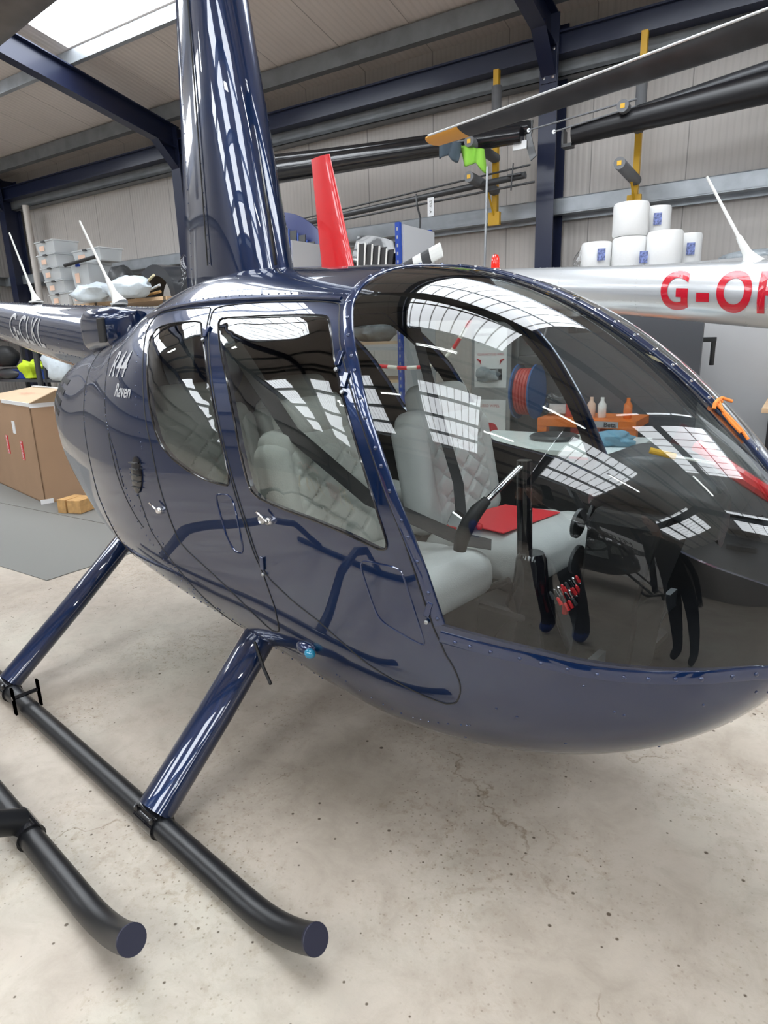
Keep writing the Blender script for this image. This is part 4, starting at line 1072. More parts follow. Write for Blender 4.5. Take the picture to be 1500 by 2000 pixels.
# its main rotor blade parked over the boom
mb = MB(); rings = []
tip = Vector((-3.62 - 3.4, .0, 3.06 - .12)); root = Vector((1.2 - 3.4, .05, 3.36 - .12))
d = (root - tip).normalized(); e = Vector((-d.y, d.x, 0)).normalized()
secs = [0, .012, .33, .34, 1.5, 3.0, 4.8]
def bsec(t_, ch=.26):
    c = tip + d * t_ - Vector((0, 0, .10 * math.sin(PI * min(1, t_ / 4.8)) * .35)); out = []
    cc = ch * (.72 if t_ < .005 else 1) * (.80 + .05 * min(t_, 4))
    for k in range(20):
        a = 2 * PI * k / 20; u = (1 - math.cos(a)) / 2
        out.append(c + e * (cc * (u - .5) * .9) + Vector((0, 0, math.sin(a) * .019 * (1 - .5 * u) - (.12 + .13 * min(t_, 3)) * cc * (u - .5))))
    return out
mb.loft([bsec(0), bsec(.02), bsec(.33)], 1); mb.loft([bsec(.33), bsec(1.0), bsec(2.0), bsec(3.0), bsec(4.8)], 0)
rb = mb.build('rotor_blade', [M['blade'], M['yellow_tip']], SH, smooth=True, angle=60)
mb = MB(); mb.tube([tip + d * t_ - e * (.095 + .006 * t_) + Vector((0, 0, .020 + .012 * min(t_, 3.5) - .10 * math.sin(PI * min(1, t_ / 4.8)) * .35)) for t_ in (.05, .6, 1.5, 2.5, 3.5, 4.7)], .008, 8)
mb.build('leading_edge_strip', M['blade_edge'], rb, smooth=True)
mb = MB(); mb.lathe([(.05, 2.9), (.05, 3.3), (.1, 3.32), (.1, 3.38), (.03, 3.42)], (-2.2, 0, -.12), 16); mb.build('rotor_head', M['steel'], SH)
# ground-handling wheels keep it a little higher than the navy one
for sd in (-1, 1):
    mb = MB(); mb.lathe([(.03, -.03), (.11, -.03), (.12, -.015), (.12, .015), (.11, .03), (.03, .03)], (-2.6, sd * 1.01 + .07 * sd, 0.0), 20, rot=Matrix.Rotation(R(90), 3, 'X')); mb.build('ground_wheel', M['black_rubber'], SH, smooth=True)

# third helicopter across the hangar behind the camera (it shows as a reflection)
DH = copy_tree(SH)
for ch in list(DH.children_recursive):
    n = ch.name.split('.')[0]
    if n in ('registration', 'leading_edge_strip', 'upper_fin', 'stabiliser', 'beacon', 'rotor_blade'): bpy.data.objects.remove(ch)
relabel(DH, {'silver_paint': M['dark_paint'], 'red_paint': M['dark_paint'], 'navy_paint': M['dark_paint'], 'navy_trim_paint': M['dark_paint']})
for ch in DH.children_recursive:
    if ch.type == 'MESH':
        for sl in ch.material_slots:
            if sl.material == M['silver']: sl.link = 'OBJECT'; sl.material = M['dark_paint']
DH.rotation_euler = (0, 0, R(145)); DH.location = (1.25, -4.9, .12)
tag(DH, 'dark helicopter standing across the hangar, seen mirrored in the navy windscreen', 'helicopter')
put_text('registration', 'G-BXUC', .26, boomfn(GX, GZ, GR, -1.3 - 3.4, 0, off=.003), M['letter_white'], DH, font_scale_x=.95, bold=.006)

# ------------------------------------------------------------------ spare landing gear at the left
LG = empty('landing_gear', 'loose black landing gear frame lying left of the navy helicopter skid', 'landing gear', (-2.2, -1.30, 0))
for y in (0, -1.9): 
    s_ = skid(LG, y, -1.7, .905, M['skid_black'], .036, cap=M['cap'])
for x in (-1.2, .17):
    mb = MB(); mb.tube([(x, -.0, .065), (x, -.25, .20), (x, -.55, .40), (x, -.95, .47), (x, -1.35, .40), (x, -1.65, .20), (x, -1.9, .065)], .040, 16); mb.build('cross_tube', M['skid_black'], LG, smooth=True)
    mb = MB(); mb.tube([(x - .06, 0, .036), (x + .06, 0, .036)], .044, 18); mb.build('skid_clamp', M['black_gloss'], LG, smooth=True)
# ------------------------------------------------------------------ floor items at the left
mb = MB(); mb.prism([(-9.6, 2.25), (-4.15, 2.20), (-4.12, 3.27), (-9.6, 3.27)], .0, .006)
tag(inB(mb.build('rubber_mat', M['matrub'])), 'front grey ribbed rubber mat, its bare corner pointing at the rear skid', 'mat')
mb = MB(); mb.prism([(-9.6, 3.285), (-4.12, 3.285), (-4.10, 5.2), (-9.6, 5.3)], .0, .006)
tag(inB(mb.build('rubber_mat', M['matrub'])), 'rear grey ribbed rubber mat carrying the cardboard carton', 'mat')
BXa = empty('cardboard_box', 'large open cardboard carton with fragile stickers behind the navy tail', 'box', (-6.32, 3.47, .006), R(-13), frame='B')
mb = MB()
for a, b in (((-1.7, 0, 0), (0, .012, 1.0)), ((-.012, 0, 0), (0, 1.1, 1.0)), ((-1.7, 1.088, 0), (0, 1.1, 1.0)), ((-1.7, 0, 0), (-1.688, 1.1, 1.0)), ((-1.7, 0, 0), (0, 1.1, .012))): mb.b2(a, b)
mb.build('carton', M['cardboard'], BXa)
def flap(pts, nm='flap'):
    mb = MB(); mb.add([Vector(p) for p in pts], [(0, 1, 2, 3)]); o = mb.build(nm, M['cardboard_light'], BXa); q = o.modifiers.new('s', 'SOLIDIFY'); q.thickness = .008; return o
flap([(-1.72, -.01, 1.0), (0, 0, 1.0), (-.04, .56, 1.10), (-1.72, .56, 1.08)]); flap([(-1.72, 1.1, 1.0), (0, 1.1, 1.0), (-.02, .55, 1.06), (-1.7, .55, 1.05)]); flap([(0, 0, 1.0), (0, 1.1, 1.0), (.2, .9, 1.15), (.2, .2, 1.12)])
for tp_ in (((-.006, .35, .985), (.016, .70, .05)), ((-.45, -.004, .99), (.9, .012, .035)), ((-.85, .555, 1.09), (1.6, .05, .008)), ((.002, .02, .02), (.012, .12, .05)), ((.004, .27, .88), (.008, .09, .20))):
    MB().box(*tp_).build('packing_tape', M['tape'], BXa)
for (p, rz_) in (((.003, .33, .48), 90), ((-.45, -.003, .50), 0), ((-.95, -.003, .52), 0)):
    s_ = MB().box(p, (.006, .075, .20) if rz_ else (.075, .006, .20)).build('fragile_sticker', M['sticker_red'], BXa)
    if rz_: put_text('sticker_text', 'FRAGILE', .055, lambda x, y, p=p: (p[0] + .005, p[1] - y, p[2] + x), M['paper'], s_, bold=.001)
    else: put_text('sticker_text', 'FRAGILE', .055, lambda x, y, p=p: (p[0] + y, p[1] - .005, p[2] + x), M['paper'], s_, bold=.001)
MB().box((-.62, -.003, .73), (.09, .006, .13)).build('address_label', M['paper'], BXa)
put_text('box_mark', '1 3 1', .16, lambda x, y: (-.9 + x, .25 + y, 1.055), M['sticker_red'], BXa)
t = empty('timber_block', 'pair of short pine offcuts on the mat beside the cardboard carton', 'timber', (-5.73, 3.45, .006), R(12), frame='B')
mb = MB(); mb.box((-.085, 0, .065), (.10, .22, .13)); mb.build('offcut', M['wood'], t, bevel=.003)
mb = MB(); mb.box((.045, .01, .065), (.145, .22, .125), rot=Matrix.Rotation(R(6), 3, 'Z')); mb.build('offcut', M['wood'], t, bevel=.003)
# ------------------------------------------------------------------ back wall racks
def wall_pole(p, label, arms, z0=2.80, z1=4.36, foam=(3.62, 4.1)):
    t = empty('storage_bracket', label, 'rack', (p, 7.62, z0), frame='B')
    MB().b2((-.03, -.03, 0), (.03, .03, z1 - z0)).build('upright', M['yellowsteel'], t)
    mb = MB(); mb.tube([(0, 0, foam[0] - z0), (0, 0, foam[1] - z0)], .055, 16); mb.build('foam_sleeve', M['foam'], t, smooth=True)
    for z in arms:
        a = MB(); a.tube([(0, .0, z - z0 - .03), (0, -.72, z - z0 + .0)], .055, 16); o = a.build('arm', M['foam'], t, smooth=True)
        MB().b2((-.02, -.724, z - z0 - .02), (.02, -.70, z - z0 + .02)).build('arm_end', M['yellowsteel'], o)
    z = min(arms) - z0
    mb = MB(); mb.tube([(.0, 0, .02), (0, -.25, z - .02)], .012, 8); mb.box((0, -.02, .03), (.14, .05, .14)); mb.build('brace', M['yellowsteel'], t)
    return t
wall_pole(-3.26, 'yellow wall rack with padded arms left of the middle blue column', [3.16, 3.50], foam=(3.8, 4.2))
wall_pole(-1.70, 'yellow wall rack with two padded arms right of the middle blue column', [3.05, 3.53], 2.78)
def longtube(name, label, cat, a, b, r0, r1, m, group=None, n=20, sx=1, bow=0):
    mb = MB(); a, b = Vector(a), Vector(b); pts = []; rs = []
    for k in range(13):
        u = k / 12; p = a.lerp(b, u); p.z += bow * math.sin(PI * u); pts.append(p); rs.append(r0 + (r1 - r0) * u)
    mb.tube(pts, rs, n, sx=sx); o = mb.build(name, m, None, smooth=True, angle=60); return tag(inB(o), label, cat, group)
wrap = mat('black_shrink_wrap', (.010, .011, .014), .22, 0, .3, bump=.6, bscale=7)
longtube('wrapped_rotor_blade', 'upper black wrapped rotor blade on the rack left of the middle column', 'rotor blade', (-6.95, 7.1, 3.86), (-2.68, 7.15, 3.58), .10, .085, wrap, sx=.8, bow=-.02)
longtube('wrapped_rotor_blade', 'lower black wrapped rotor blade on the rack behind the red tail fin', 'rotor blade', (-6.95, 7.0, 3.67), (-2.75, 7.10, 3.52), .15, .085, wrap, bow=.0)
mb = MB(); mb.add([(-2.72, 7.12, 3.62), (-2.64, 7.12, 3.64), (-2.66, 7.12, 3.5), (-2.60, 7.12, 3.30), (-2.66, 7.12, 3.26), (-2.72, 7.12, 3.44)], [(0, 1, 2, 3, 4, 5)]); o = mb.build('wrap_tail', wrap); o.modifiers.new('s', 'SOLIDIFY').thickness = .02; inB(o); tag(o, 'loose black end of wrap hanging from the stored rotor blades', 'wrapping')
mb = MB(); mb.b2((-2.85, 7.10, 3.38), (-2.70, 7.12, 3.46)); tag(inB(mb.build('white_tag', M['paper'], bevel=.004)), 'small white tag plate hanging at the end of the wrapped blades', 'tag')
for i, (z0, z1, r, lb) in enumerate([(3.04, 3.14, .035, 'thick grey control tube lying on the lower rack arm'), (3.10, 3.23, .010, 'thin rod lying above the thick grey tube on the rack'), (2.99, 3.06, .012, 'thin rod lying below the thick grey tube on the rack')]):
    longtube('control_tube', lb, 'tube', (-5.9, 7.2, z0 - .03), (-2.72 + .05 * i, 7.15, z1), r, r, M['darkgrey'], 'tubes on the left wall rack', 10)
mb = MB(); mb.tube([(-2.86, 7.1, 3.00), (-2.84, 7.1, 3.26)], .008, 6); mb.tube([(-2.9, 7.1, 3.15), (-2.75, 7.1, 3.15)], .012, 6); tag(inB(mb.build('tube_fitting', M['darkgrey'])), 'small crossed fitting at the right end of the stored control tubes', 'fitting')
mb = MB(); mb.tube([(-4.02, 7.1, 3.12), (-4.0, 7.08, 3.0), (-3.97, 7.1, 2.86), (-3.98, 7.1, 2.74)], .012, 6); tag(inB(mb.build('hanging_cable', M['darkgrey'])), 'short grey cable hanging down from the stored tubes', 'cable')
t_ = empty('paper_tag', 'buff paper tag hanging from the stored control tubes', 'tag', (-3.83, 7.1, 2.86), frame='B'); MB().b2((-.04, -.003, 0), (.04, .003, .20)).build('card', M['paper'], t_); put_text('tag_text', 'A-1072', .045, lambda x, y: (y, -.005, .10 + x), M['textblack'], t_)
# cloths on the rack arm
def cloth(name, label, m, pts, frame='B', th=.012):
    mb = MB(); n = len(pts[0]); vs = [p for r in pts for p in r]; fs = [(i * n + j, i * n + j + 1, (i + 1) * n + j + 1, (i + 1) * n + j) for i in range(len(pts) - 1) for j in range(n - 1)]
    mb.add(vs, fs); o = mb.build(name, m, None, smooth=True, angle=80); o.modifiers.new('s', 'SOLIDIFY').thickness = th
    inB(o); return tag(o, label, 'cloth')
def folds(p0, p1, b0, ztop, drop, slant, seed):
    G_ = []
    for i in range(9):
        v = i / 8; row = []
        for k in range(13):
            u = k / 12; row.append((p0 + (p1 - p0) * (u * (1 - .25 * v)) + .10 * v * slant, b0 + .035 * math.sin(u * 11 + seed + v * 2) - .05 * v, ztop - .10 * u * slant - drop * v * (1 + .18 * math.sin(u * 7 + seed))))
        G_.append(row)
    return G_
cloth('lime_cloth', 'lime green cloth draped over the padded arm of the left rack', M['greenrag'], folds(-3.40, -3.10, 6.95, 3.50, .20, 1, 1))
cloth('slate_cloth', 'slate blue cloth draped beside the lime green one on the rack arm', M['bluerag'], folds(-3.62, -3.36, 6.90, 3.56, .17, .6, 2))
# stored tail cones at the right
longtube('stored_tail_cone', 'long gloss black tail cone stored on the right wall rack', 'tail cone', (-2.20, 7.05, 3.40), (2.2, 7.05, 3.62), .085, .20, mat('tail_cone_black', (.006, .006, .008), .38))
longtube('rotor_blade_spare', 'black rotor blade lying above the stored tail cone on the right rack', 'rotor blade', (-2.05, 7.3, 3.52), (2.2, 7.3, 4.02), .05, .10, M['blade'], sx=1)
for z, pl in ((3.50, -2.62), (3.44, -2.36)):
    longtube('push_rod', 'thin push rod with an eye end %s the stored tail cone' % ('above the open end of' if pl < -2.5 else 'poking out of'), 'rod', (pl, 6.95, z), (-1.6, 7.0, z + .09), .008, .010, M['foam'], 'push rods by the stored tail cone', 8)
    mb = MB(); mb.lathe([(.008, -.005), (.019, -.005), (.019, .005), (.008, .005)], (pl, 6.95, z), 12, rot=Matrix.Rotation(R(90), 3, 'X'))
    tag(inB(mb.build('rod_end', M['alu'])), 'bright eye end of the %s push rod in front of the blue column' % ('upper' if pl < -2.5 else 'lower'), 'rod end')
mb = MB(); mb.b2((-2.30, 7.0, 3.30), (-2.20, 7.12, 3.33)); mb.b2((-2.30, 7.0, 3.30), (-2.28, 7.12, 3.46)); tag(inB(mb.build('cone_bracket', M['darkgrey'])), 'dark bracket at the narrow end of the stored tail cone', 'bracket')
mb = MB(); mb.box((.25, 6.80, 3.42), (.16, .05, .50), rot=Matrix.Rotation(R(12), 3, 'Y')); mb.box((.12, 6.79, 3.22), (.24, .03, .12), rot=Matrix.Rotation(R(-10), 3, 'Y')); mb.box((.15, 6.79, 3.10), (.03, .02, .12))
o = mb.build('masking_paper', M['masking'], bevel=.01); inB(o, (.13, 0, .03)); tag(o, 'pale yellow masking paper taped round the stored tail cone', 'masking paper')
# plasterboard partition with paper rolls on top
mb = MB(); mb.b2((-2.1, 6.95, 0), (PR, 7.6, 2.12)); o = mb.build('wall_partition', M['whitewall']); inB(o); tag(o, kind='structure')
def paper_roll(p, b, z, r, h, label, film=False):
    t = empty('paper_roll', label, 'paper roll', (p, b, z), group='white paper rolls on the partition', frame='B')
    MB().lathe([(r * .3, .002), (r * .93, 0), (r, h * .07), (r, h * .93), (r * .93, h), (r * .3, h - .002)], (0, 0, 0), 32).build('roll', M['roll'], t, smooth=True, angle=50)
    mb = MB(); mb.lathe([(r * .28, h - .001), (r * .28, h + .001)], (0, 0, 0), 20); mb.build('core', M['cardboard'], t)
    return t
paper_roll(-1.615, 7.15, 2.12, .165, .29, 'white paper roll carrying the topmost roll')
paper_roll(-1.62, 7.15, 2.415, .168, .31, 'topmost white paper roll of the stack on the partition')
paper_roll(-1.93, 7.12, 2.12, .15, .27, 'leftmost white paper roll with a printed label and film')
paper_roll(-1.285, 7.14, 2.12, .165, .31, 'white paper roll standing just right of the stacked pair')
paper_roll(-1.43, 7.45, 2.41, .13, .30, 'white paper roll showing behind the topmost roll')
paper_roll(-1.12, 7.42, 2.12, .13, .30, 'rightmost white paper roll, half hidden behind another')
for (p, b, z) in ((-1.84, 6.965, 2.26), (-1.44, 6.98, 2.2), (-1.40, 7.31, 2.58), (-1.07, 7.28, 2.27)):
    o = MB().box((0, 0, 0), (.075, .004, .11)).build('roll_label', mat('printed_label', (.16, .20, .42), .5, noise=.8, nscale=45)); inB(o, (p, b, z), R(18)); o['label'] = 'blue printed label on the film of the %s' % {-1.84: 'leftmost roll', -1.44: 'roll under the topmost one', -1.40: 'roll behind the topmost one', -1.07: 'rightmost roll'}[p]; o['category'] = 'label'; o['group'] = 'blue labels on the paper rolls'
mb = MB(); rings = []
for k in range(9):
    z = k / 8 * .24; r = .11 * (1 - .6 * (k / 8) ** 2); rings.append([Vector((-2.05 + r * math.cos(a) * (1 + .2 * math.sin(3 * a + k)), 7.10 + r * .7 * math.sin(a), 2.12 + z)) for a in [2 * PI * q / 18 for q in range(18)]])
mb.loft(rings); tag(inB(mb.build('plastic_film', M['film'], smooth=True)), 'crumpled clear film left of the paper rolls, against the column', 'plastic film')
mb = MB(); mb.sph((-.50, 7.15, 2.14), .22, 18, 0, (1.4, .5, .28)); tag(inB(mb.build('packed_part', M['greybag'], smooth=True)), 'grey wrapped part lying on the partition right of the rolls', 'package')
# socket, black post box with green light, workbench
t = empty('wall_socket', 'white double wall socket with plugs above the workbench', 'socket', (.25, 6.94, 1.12), frame='B')
MB().b2((-.13, -.02, 0), (.13, 0, .20)).build('plate', M['whitewall'], t, bevel=.005); MB().b2((-.16, -.07, .03), (-.08, -.02, .12)).build('plug', M['paper'], t, bevel=.008); MB().b2((-.22, -.06, .10), (-.17, -.02, .16)).build('plug', M['black_rubber'], t, bevel=.008)
t = empty('charger_post', 'dark grey cabinet post with a glowing green charger light', 'cabinet', (-.98, 6.6, 0), frame='B')
MB().b2((-.12, -.1, 0), (.10, .15, 1.62)).build('post', M['darkpanel'], t, bevel=.005)
mb = MB(); mb.b2((.02, -.16, 1.40), (.30, -.11, 1.44)); mb.tube([(.28, -.14, 1.44), (.28, -.14, 1.20)], .02, 8); ch_ = mb.build('charger', M['black_rubber'], t, bevel=.004)
MB().sph((.12, -.17, 1.43), .02, 10).build('indicator', M['led'], ch_)
t = empty('workbench', 'wood topped workbench with black cupboards against the white partition', 'workbench', (1.35, 6.3, 0), frame='B')
MB().b2((-1.6, -.45, .86), (1.6, .55, .90)).build('worktop', M['ply'], t, bevel=.004)
MB().b2((-1.55, -.40, 0), (1.55, .5, .86)).build('carcass', M['black_rubber'], t)
for k in range(4): MB().b2((-1.5 + .77 * k, -.42, .08), (-.77 + .77 * k, -.40, .78)).build('cupboard_door', M['darkpanel'], t, bevel=.004)
def blob(name, label, cat, loc, size, m, seed=0, n=20, frame='B', amp=.25):
    mb = MB(); rings = []; ml = n // 2
    for i in range(ml + 1):
        a = -PI / 2 + PI * i / ml; rr = max(math.cos(a), .01); ring = []
        for k in range(n):
            b = 2 * PI * k / n; d = Vector((rr * math.cos(b), rr * math.sin(b), math.sin(a)))
            f_ = 1 + amp * vnoise((d.x * 1.8 + seed * 7, d.y * 1.8, d.z * 1.8)) * 1.6 + amp * .5 * vnoise((d.x * 5 + seed, d.y * 5, d.z * 5))
            z = d.z * f_ * size[2] / 2
            ring.append(Vector((d.x * f_ * size[0] / 2, d.y * f_ * size[1] / 2, max(z, -size[2] / 2 * .8) + size[2] / 2 * .8)))
        rings.append(ring)
    mb.loft(rings); o = mb.build(name, m, None, smooth=True, angle=70)
    if frame == 'B': inB(o, loc)
    else: o.location = loc
    return tag(o, label, cat)
blob('rubber_glove', 'crumpled blue glove on the wood topped workbench', 'glove', (.42, 6.35, .90), (.26, .16, .09), M['glove'], 3, amp=.45)
# ------------------------------------------------------------------ racking with white end panels
def slotted_post(t, x, y, h):
    mb = MB(); mb.b2((x - .025, y - .02, 0), (x + .025, y + .02, h)); o = mb.build('upright', M['rackblue'], t)
    mb = MB()
    for k in range(int(h / .075)): mb.b2((x - .008, y - .0215, .05 + .075 * k), (x + .008, y - .0195, .08 + .075 * k))
    tag(mb.build('slots', M['whitewall'], o), kind='stuff')
t = empty('shelving_unit', 'blue and grey shelving rack with white end panels behind the navy cabin', 'shelving', (-4.2, 5.85, 0), frame='B')
for x in (-.70, .71):
    slotted_post(t, x, -.05, 2.60); slotted_post(t, x, .58, 2.60)
    MB().b2((x + .03, -.03, 0), (x + .05, .60, 2.58)).build('end_panel', M['panelgrey'], t)
for z in (.5, 1.1, 1.49, 2.15):
    MB().b2((-.70, -.04, z - .03), (.70, .6, z)).build('shelf', M['ply'], t); MB().b2((-.70, -.05, z - .09), (.70, -.035, z - .03)).build('shelf_beam', M['panelgrey'], t)
blob('grey_parts_bag', 'grey polythene parts bag on the rack shelf seen through the rear cabin window', 'bag', (-3.98, 6.05, 1.49), (.55, .4, .32), M['greybag'], 1)
blob('dark_parts_bag', 'dark polythene bundle at the left of the same rack shelf', 'bag', (-4.55, 6.1, 1.49), (.5, .4, .28), M['greybag'], 2)
def louvred_cowl(name, label, loc, rz, m, mslot, mrib, w, h, curve=.25, n=6, leanx=0):
    t = empty(name, label, 'cowling', loc, rz, frame='B')
    rings = []
    for i in range(15):
        u = i / 14; z = h * (1 - (2 * u - .0) ** 2 * .0) ; x = -w / 2 + w * u; top = h - curve * u * u
        rings.append([Vector((x, 0, 0)), Vector((x, .02 + .05 * math.sin(PI * u), top * .6)), Vector((x, .12, top)), Vector((x, .15, top)), Vector((x, .05 + .05 * math.sin(PI * u), top * .6)), Vector((x, .03, 0))])
    mb = MB(); mb.loft(rings); mb.build('shell', m, t, smooth=True, angle=40)
    for k in range(n):
        x = -w * .36 + w * .72 * k / n; x1 = x + w * .72 / n * .75
        top = h - curve * ((x1 / w) + .5) ** 2
        mb = MB(); mb.add([(x, -.012, top * .22), (x1, -.012, top * .22), (x1, .03, top * .80), (x, .03, top * .80)], [(0, 1, 2, 3)]); o = mb.build('louvre', mslot, t); o.modifiers.new('s', 'SOLIDIFY').thickness = .01
        mb = MB(); mb.tube([(x - .01, -.02, top * .18), (x - .01, .02, top * .84)], .010, 6); mb.build('rib', mrib, t)
    return t
louvred_cowl('blue_cowling', 'royal blue engine cowling with dark louvres leaning left of the red fin', (-5.16, 6.3, 2.15), R(0), mat('royal_blue_paint', (.003, .014, .11), .35), M['darkgrey'], M['bluetext'], .72, .86, .40, 4)
louvred_cowl('black_cowling', 'black engine cowling with white louvre ribs on the rack right of the red fin', (-3.95, 6.1, 2.15), R(0), M['black_gloss'], M['black_rubber'], M['white_paint'], .62, .45, .18, 5)
blob('clear_tray', 'clear plastic tray behind the white rack panel', 'tray', (-4.55, 6.1, 2.15), (.3, .3, .16), M['tubclear'], 4, amp=.05)
# ------------------------------------------------------------------ wipes dispenser, hose reel board, orange bench, worktop
t = empty('wipes_dispenser', 'grey steel cabinet dispensing recycled wipes, seen through the windscreen', 'cabinet', (-2.58, 6.0, 0), frame='B')
MB().b2((-.22, .0, 0), (.20, .30, 1.63)).build('cabinet_body', M['steel'], t, bevel=.004)
up_ = MB().b2((-.18, -.008, 1.02), (.155, 0, 1.58)).build('upper_panel', M['paper'], t); lo_ = MB().b2((-.18, -.008, .25), (.155, 0, .90)).build('lower_panel', M['paper'], t)
put_text('heading', 'Lindström', .042, lambda x, y: (-.08 + x, -.010, 1.525 + y), M['textblack'], up_, bold=.001)
put_text('notice', 'CLEAN RECYCLED WIPES', .030, lambda x, y: (-.012 + x, -.010, 1.335 + y), M['letter_red'], up_, font_scale_x=.80)
put_text('notice', 'USED WIPES', .036, lambda x, y: (-.012 + x, -.010, .84 + y), M['letter_red'], lo_)
for k, (ln, zz_) in enumerate([('Tuote          0124 0248', 1.485), ('Model         1480 4560', 1.468), ('Industrial wiper dispenser', 1.45)]): put_text('small_print', ln, .016, lambda x, y, zz_=zz_: (-.07 + x, -.010, zz_ + y), M['textblack'], up_)
for sg in (-1, 1):
    mb = MB(); pts = [(-.012 + sg * .14, -.012, 1.29), (-.012 + sg * .11, -.012, 1.275), (-.012 + sg * .098, -.012, 1.24)]; mb.tube(pts, [.008, .010, .002], 6); mb.sph(pts[1], .012, 8); mb.build('arrow', M['letter_red'], up_)
MB().b2((-.13, -.012, 1.09), (.11, .0, 1.20)).build('wipe_slot', M['darkgrey'], up_, bevel=.01)
blob('used_wipes', 'crumpled grey wipes bulging from the dispenser slot', 'wipes', (-2.59, 5.975, 1.08), (.22, .06, .13), M['greybag'], 5, amp=.6)
mb = MB(); mb.lathe([(.045, 0), (.075, 0), (.075, .006), (.045, .006)], (.0, -.009, .60), 24, rot=Matrix.Rotation(R(90), 3, 'X')); mb.build('arrow_ring', M['letter_red'], lo_)
blob('folded_plastic', 'grey folded plastic sheets piled on top of the wipes cabinet', 'plastic sheet', (-2.45, 6.15, 1.63), (.62, .36, .18), M['greybag'], 6, amp=.35)
t = empty('hose_reel', 'red hose on a blue wall reel mounted on a dark grey board', 'hose reel', (-2.05, 6.12, 0), frame='B')
MB().b2((-.30, 0, 0), (1.30, .06, 1.66)).build('backing_board', M['darkpanel'], t)
ax_ = Matrix.Rotation(R(90), 3, 'Y')
for dx in (-.085, .085):
    MB().lathe([(.05, -.008), (.25, -.008), (.25, .008), (.05, .008)], (-.10 + dx, -.28, 1.0), 32, rot=ax_).build('reel_flange', M['hoseblue'], t, smooth=True, angle=40)
for k in range(5): 
    mb = MB(); cc = Vector((-.10 - .06 + .03 * k, -.28, 1.0)); mb.tube([cc + Vector((0, .20 * math.cos(a), .20 * math.sin(a))) for a in np.linspace(0, 2 * PI, 33)], .015, 8); mb.build('hose_turn', M['hosered'], t, smooth=True)
MB().b2((-.20, -.30, 1.24), (.02, 0, 1.32)).build('bracket', M['darkgrey'], t, bevel=.01)
mb = MB(); mb.tube([(-.02, -.28, 1.3), (.06, -.22, 1.62)], .010, 6); mb.build('hose_end', M['steel'], t)
mb = MB(); mb.lathe([(.045, 0), (.065, 0), (.065, .006), (.045, .006)], (-.17, -.006, 1.47), 24, rot=Matrix.Rotation(R(90), 3, 'X')); mb.lathe([(.045, 0), (.002, .003)], (-.17, -.004, 1.47), 24, mi=1, rot=Matrix.Rotation(R(90), 3, 'X')); mb.build('round_notice', [M['letter_red'], M['paper']], t)
t = empty('bench_frame', 'orange steel tool bench standing against the dark board', 'tool bench', (-1.45, 5.45, 0), frame='B')
for x, w_ in ((-.46, .08), (.20, .16)): MB().b2((x, 0, 0), (x + w_, .08, .80)).build('leg', M['orange'], t)
MB().b2((-.46, -.01, .74), (.36, .5, .81)).build('top_rail', M['orange'], t, bevel=.004); br_ = MB().b2((-.02, -.016, .75), (.22, -.01, .80)).build('name_strip', M['whitewall'], t)
put_text('brand_text', 'Beta', .055, lambda x, y: (.155 + x, -.019, .773 + y), M['textblack'], br_, bold=.001)
MB().b2((-.20, .1, .45), (.05, .4, .72)).build('drawer_block', M['hosered'], t); MB().b2((-.40, .35, .1), (.34, .4, .74)).build('back_panel', M['darkpanel'], t)
def mug(loc):
    t = empty('mug', 'white mug standing on the orange tool bench', 'mug', loc, frame='B')
    MB().lathe([(.035, 0), (.04, .005), (.042, .10), (.037, .10), (.034, .01)], (0, 0, 0), 20).build('cup', M['white_paint'], t, smooth=True)
    MB().tube([(-.04 - .0, 0, .08), (-.07, 0, .075), (-.075, 0, .045), (-.042, 0, .02)], .006, 8).build('handle', M['white_paint'], t, smooth=True)
mug((-1.60, 5.6, .81))
blob('clear_bag', 'clear plastic bag with white paper on the orange bench', 'bag', (-1.80, 5.65, .81), (.28, .2, .20), M['film'], 8, amp=.4)
MB_ = MB().b2((-.07, -.02, .02), (.08, .02, .10)); o = MB_.build('folded_paper', M['paper']); inB(o, (-1.80, 5.65, .81)); tag(o, 'white folded paper inside the clear bag on the orange bench', 'paper')
for k, (x, c, lb) in enumerate([(-1.685, 'hosered', 'small red bottle beside the clear bag on the bench'), (-1.50, 'labelpeach', 'tan tub right of the mug on the orange bench'), (-1.41, 'white_paint', 'white spray bottle right of the tan tub'), (-1.20, 'orange', 'orange dispenser at the right of the orange bench')]):
    o = MB().lathe([(.03, 0), (.035, .01), (.035, .11), (.015, .14), (.015, .17)], (0, 0, 0), 16).build('bottle', M[c], smooth=True); inB(o, (x, 5.62, .81)); tag(o, lb, 'bottle', 'bottles on the orange bench')
t = empty('white_worktop', 'white worktop table in front of the orange bench', 'table', (-1.2, 4.55, 0), frame='B')
MB().b2((-.90, -.35, .72), (.33, .40, .76)).build('tabletop', M['counter'], t, bevel=.006)
for x in (-.84, .27):
    for y in (-.3, .33): MB().b2((x - .02, y - .02, 0), (x + .02, y + .02, .72)).build('leg', M['steel'], t)
blob('cleaning_cloth', 'pale blue cloth with a white one on the white worktop', 'cloth', (-1.05, 4.5, .76), (.26, .2, .10), M['glove'], 9, amp=.4)
mb = MB(); mb.lathe([(.10, 0), (.17, 0), (.18, .02), (.16, .035), (.10, .03)], (0, 0, 0), 32); o = mb.build('tape_roll', M['darkgrey'], smooth=True, angle=40); inB(o, (-1.50, 4.65, .76)); tag(o, 'flat dark ring of hose lying on the white worktop', 'ring')
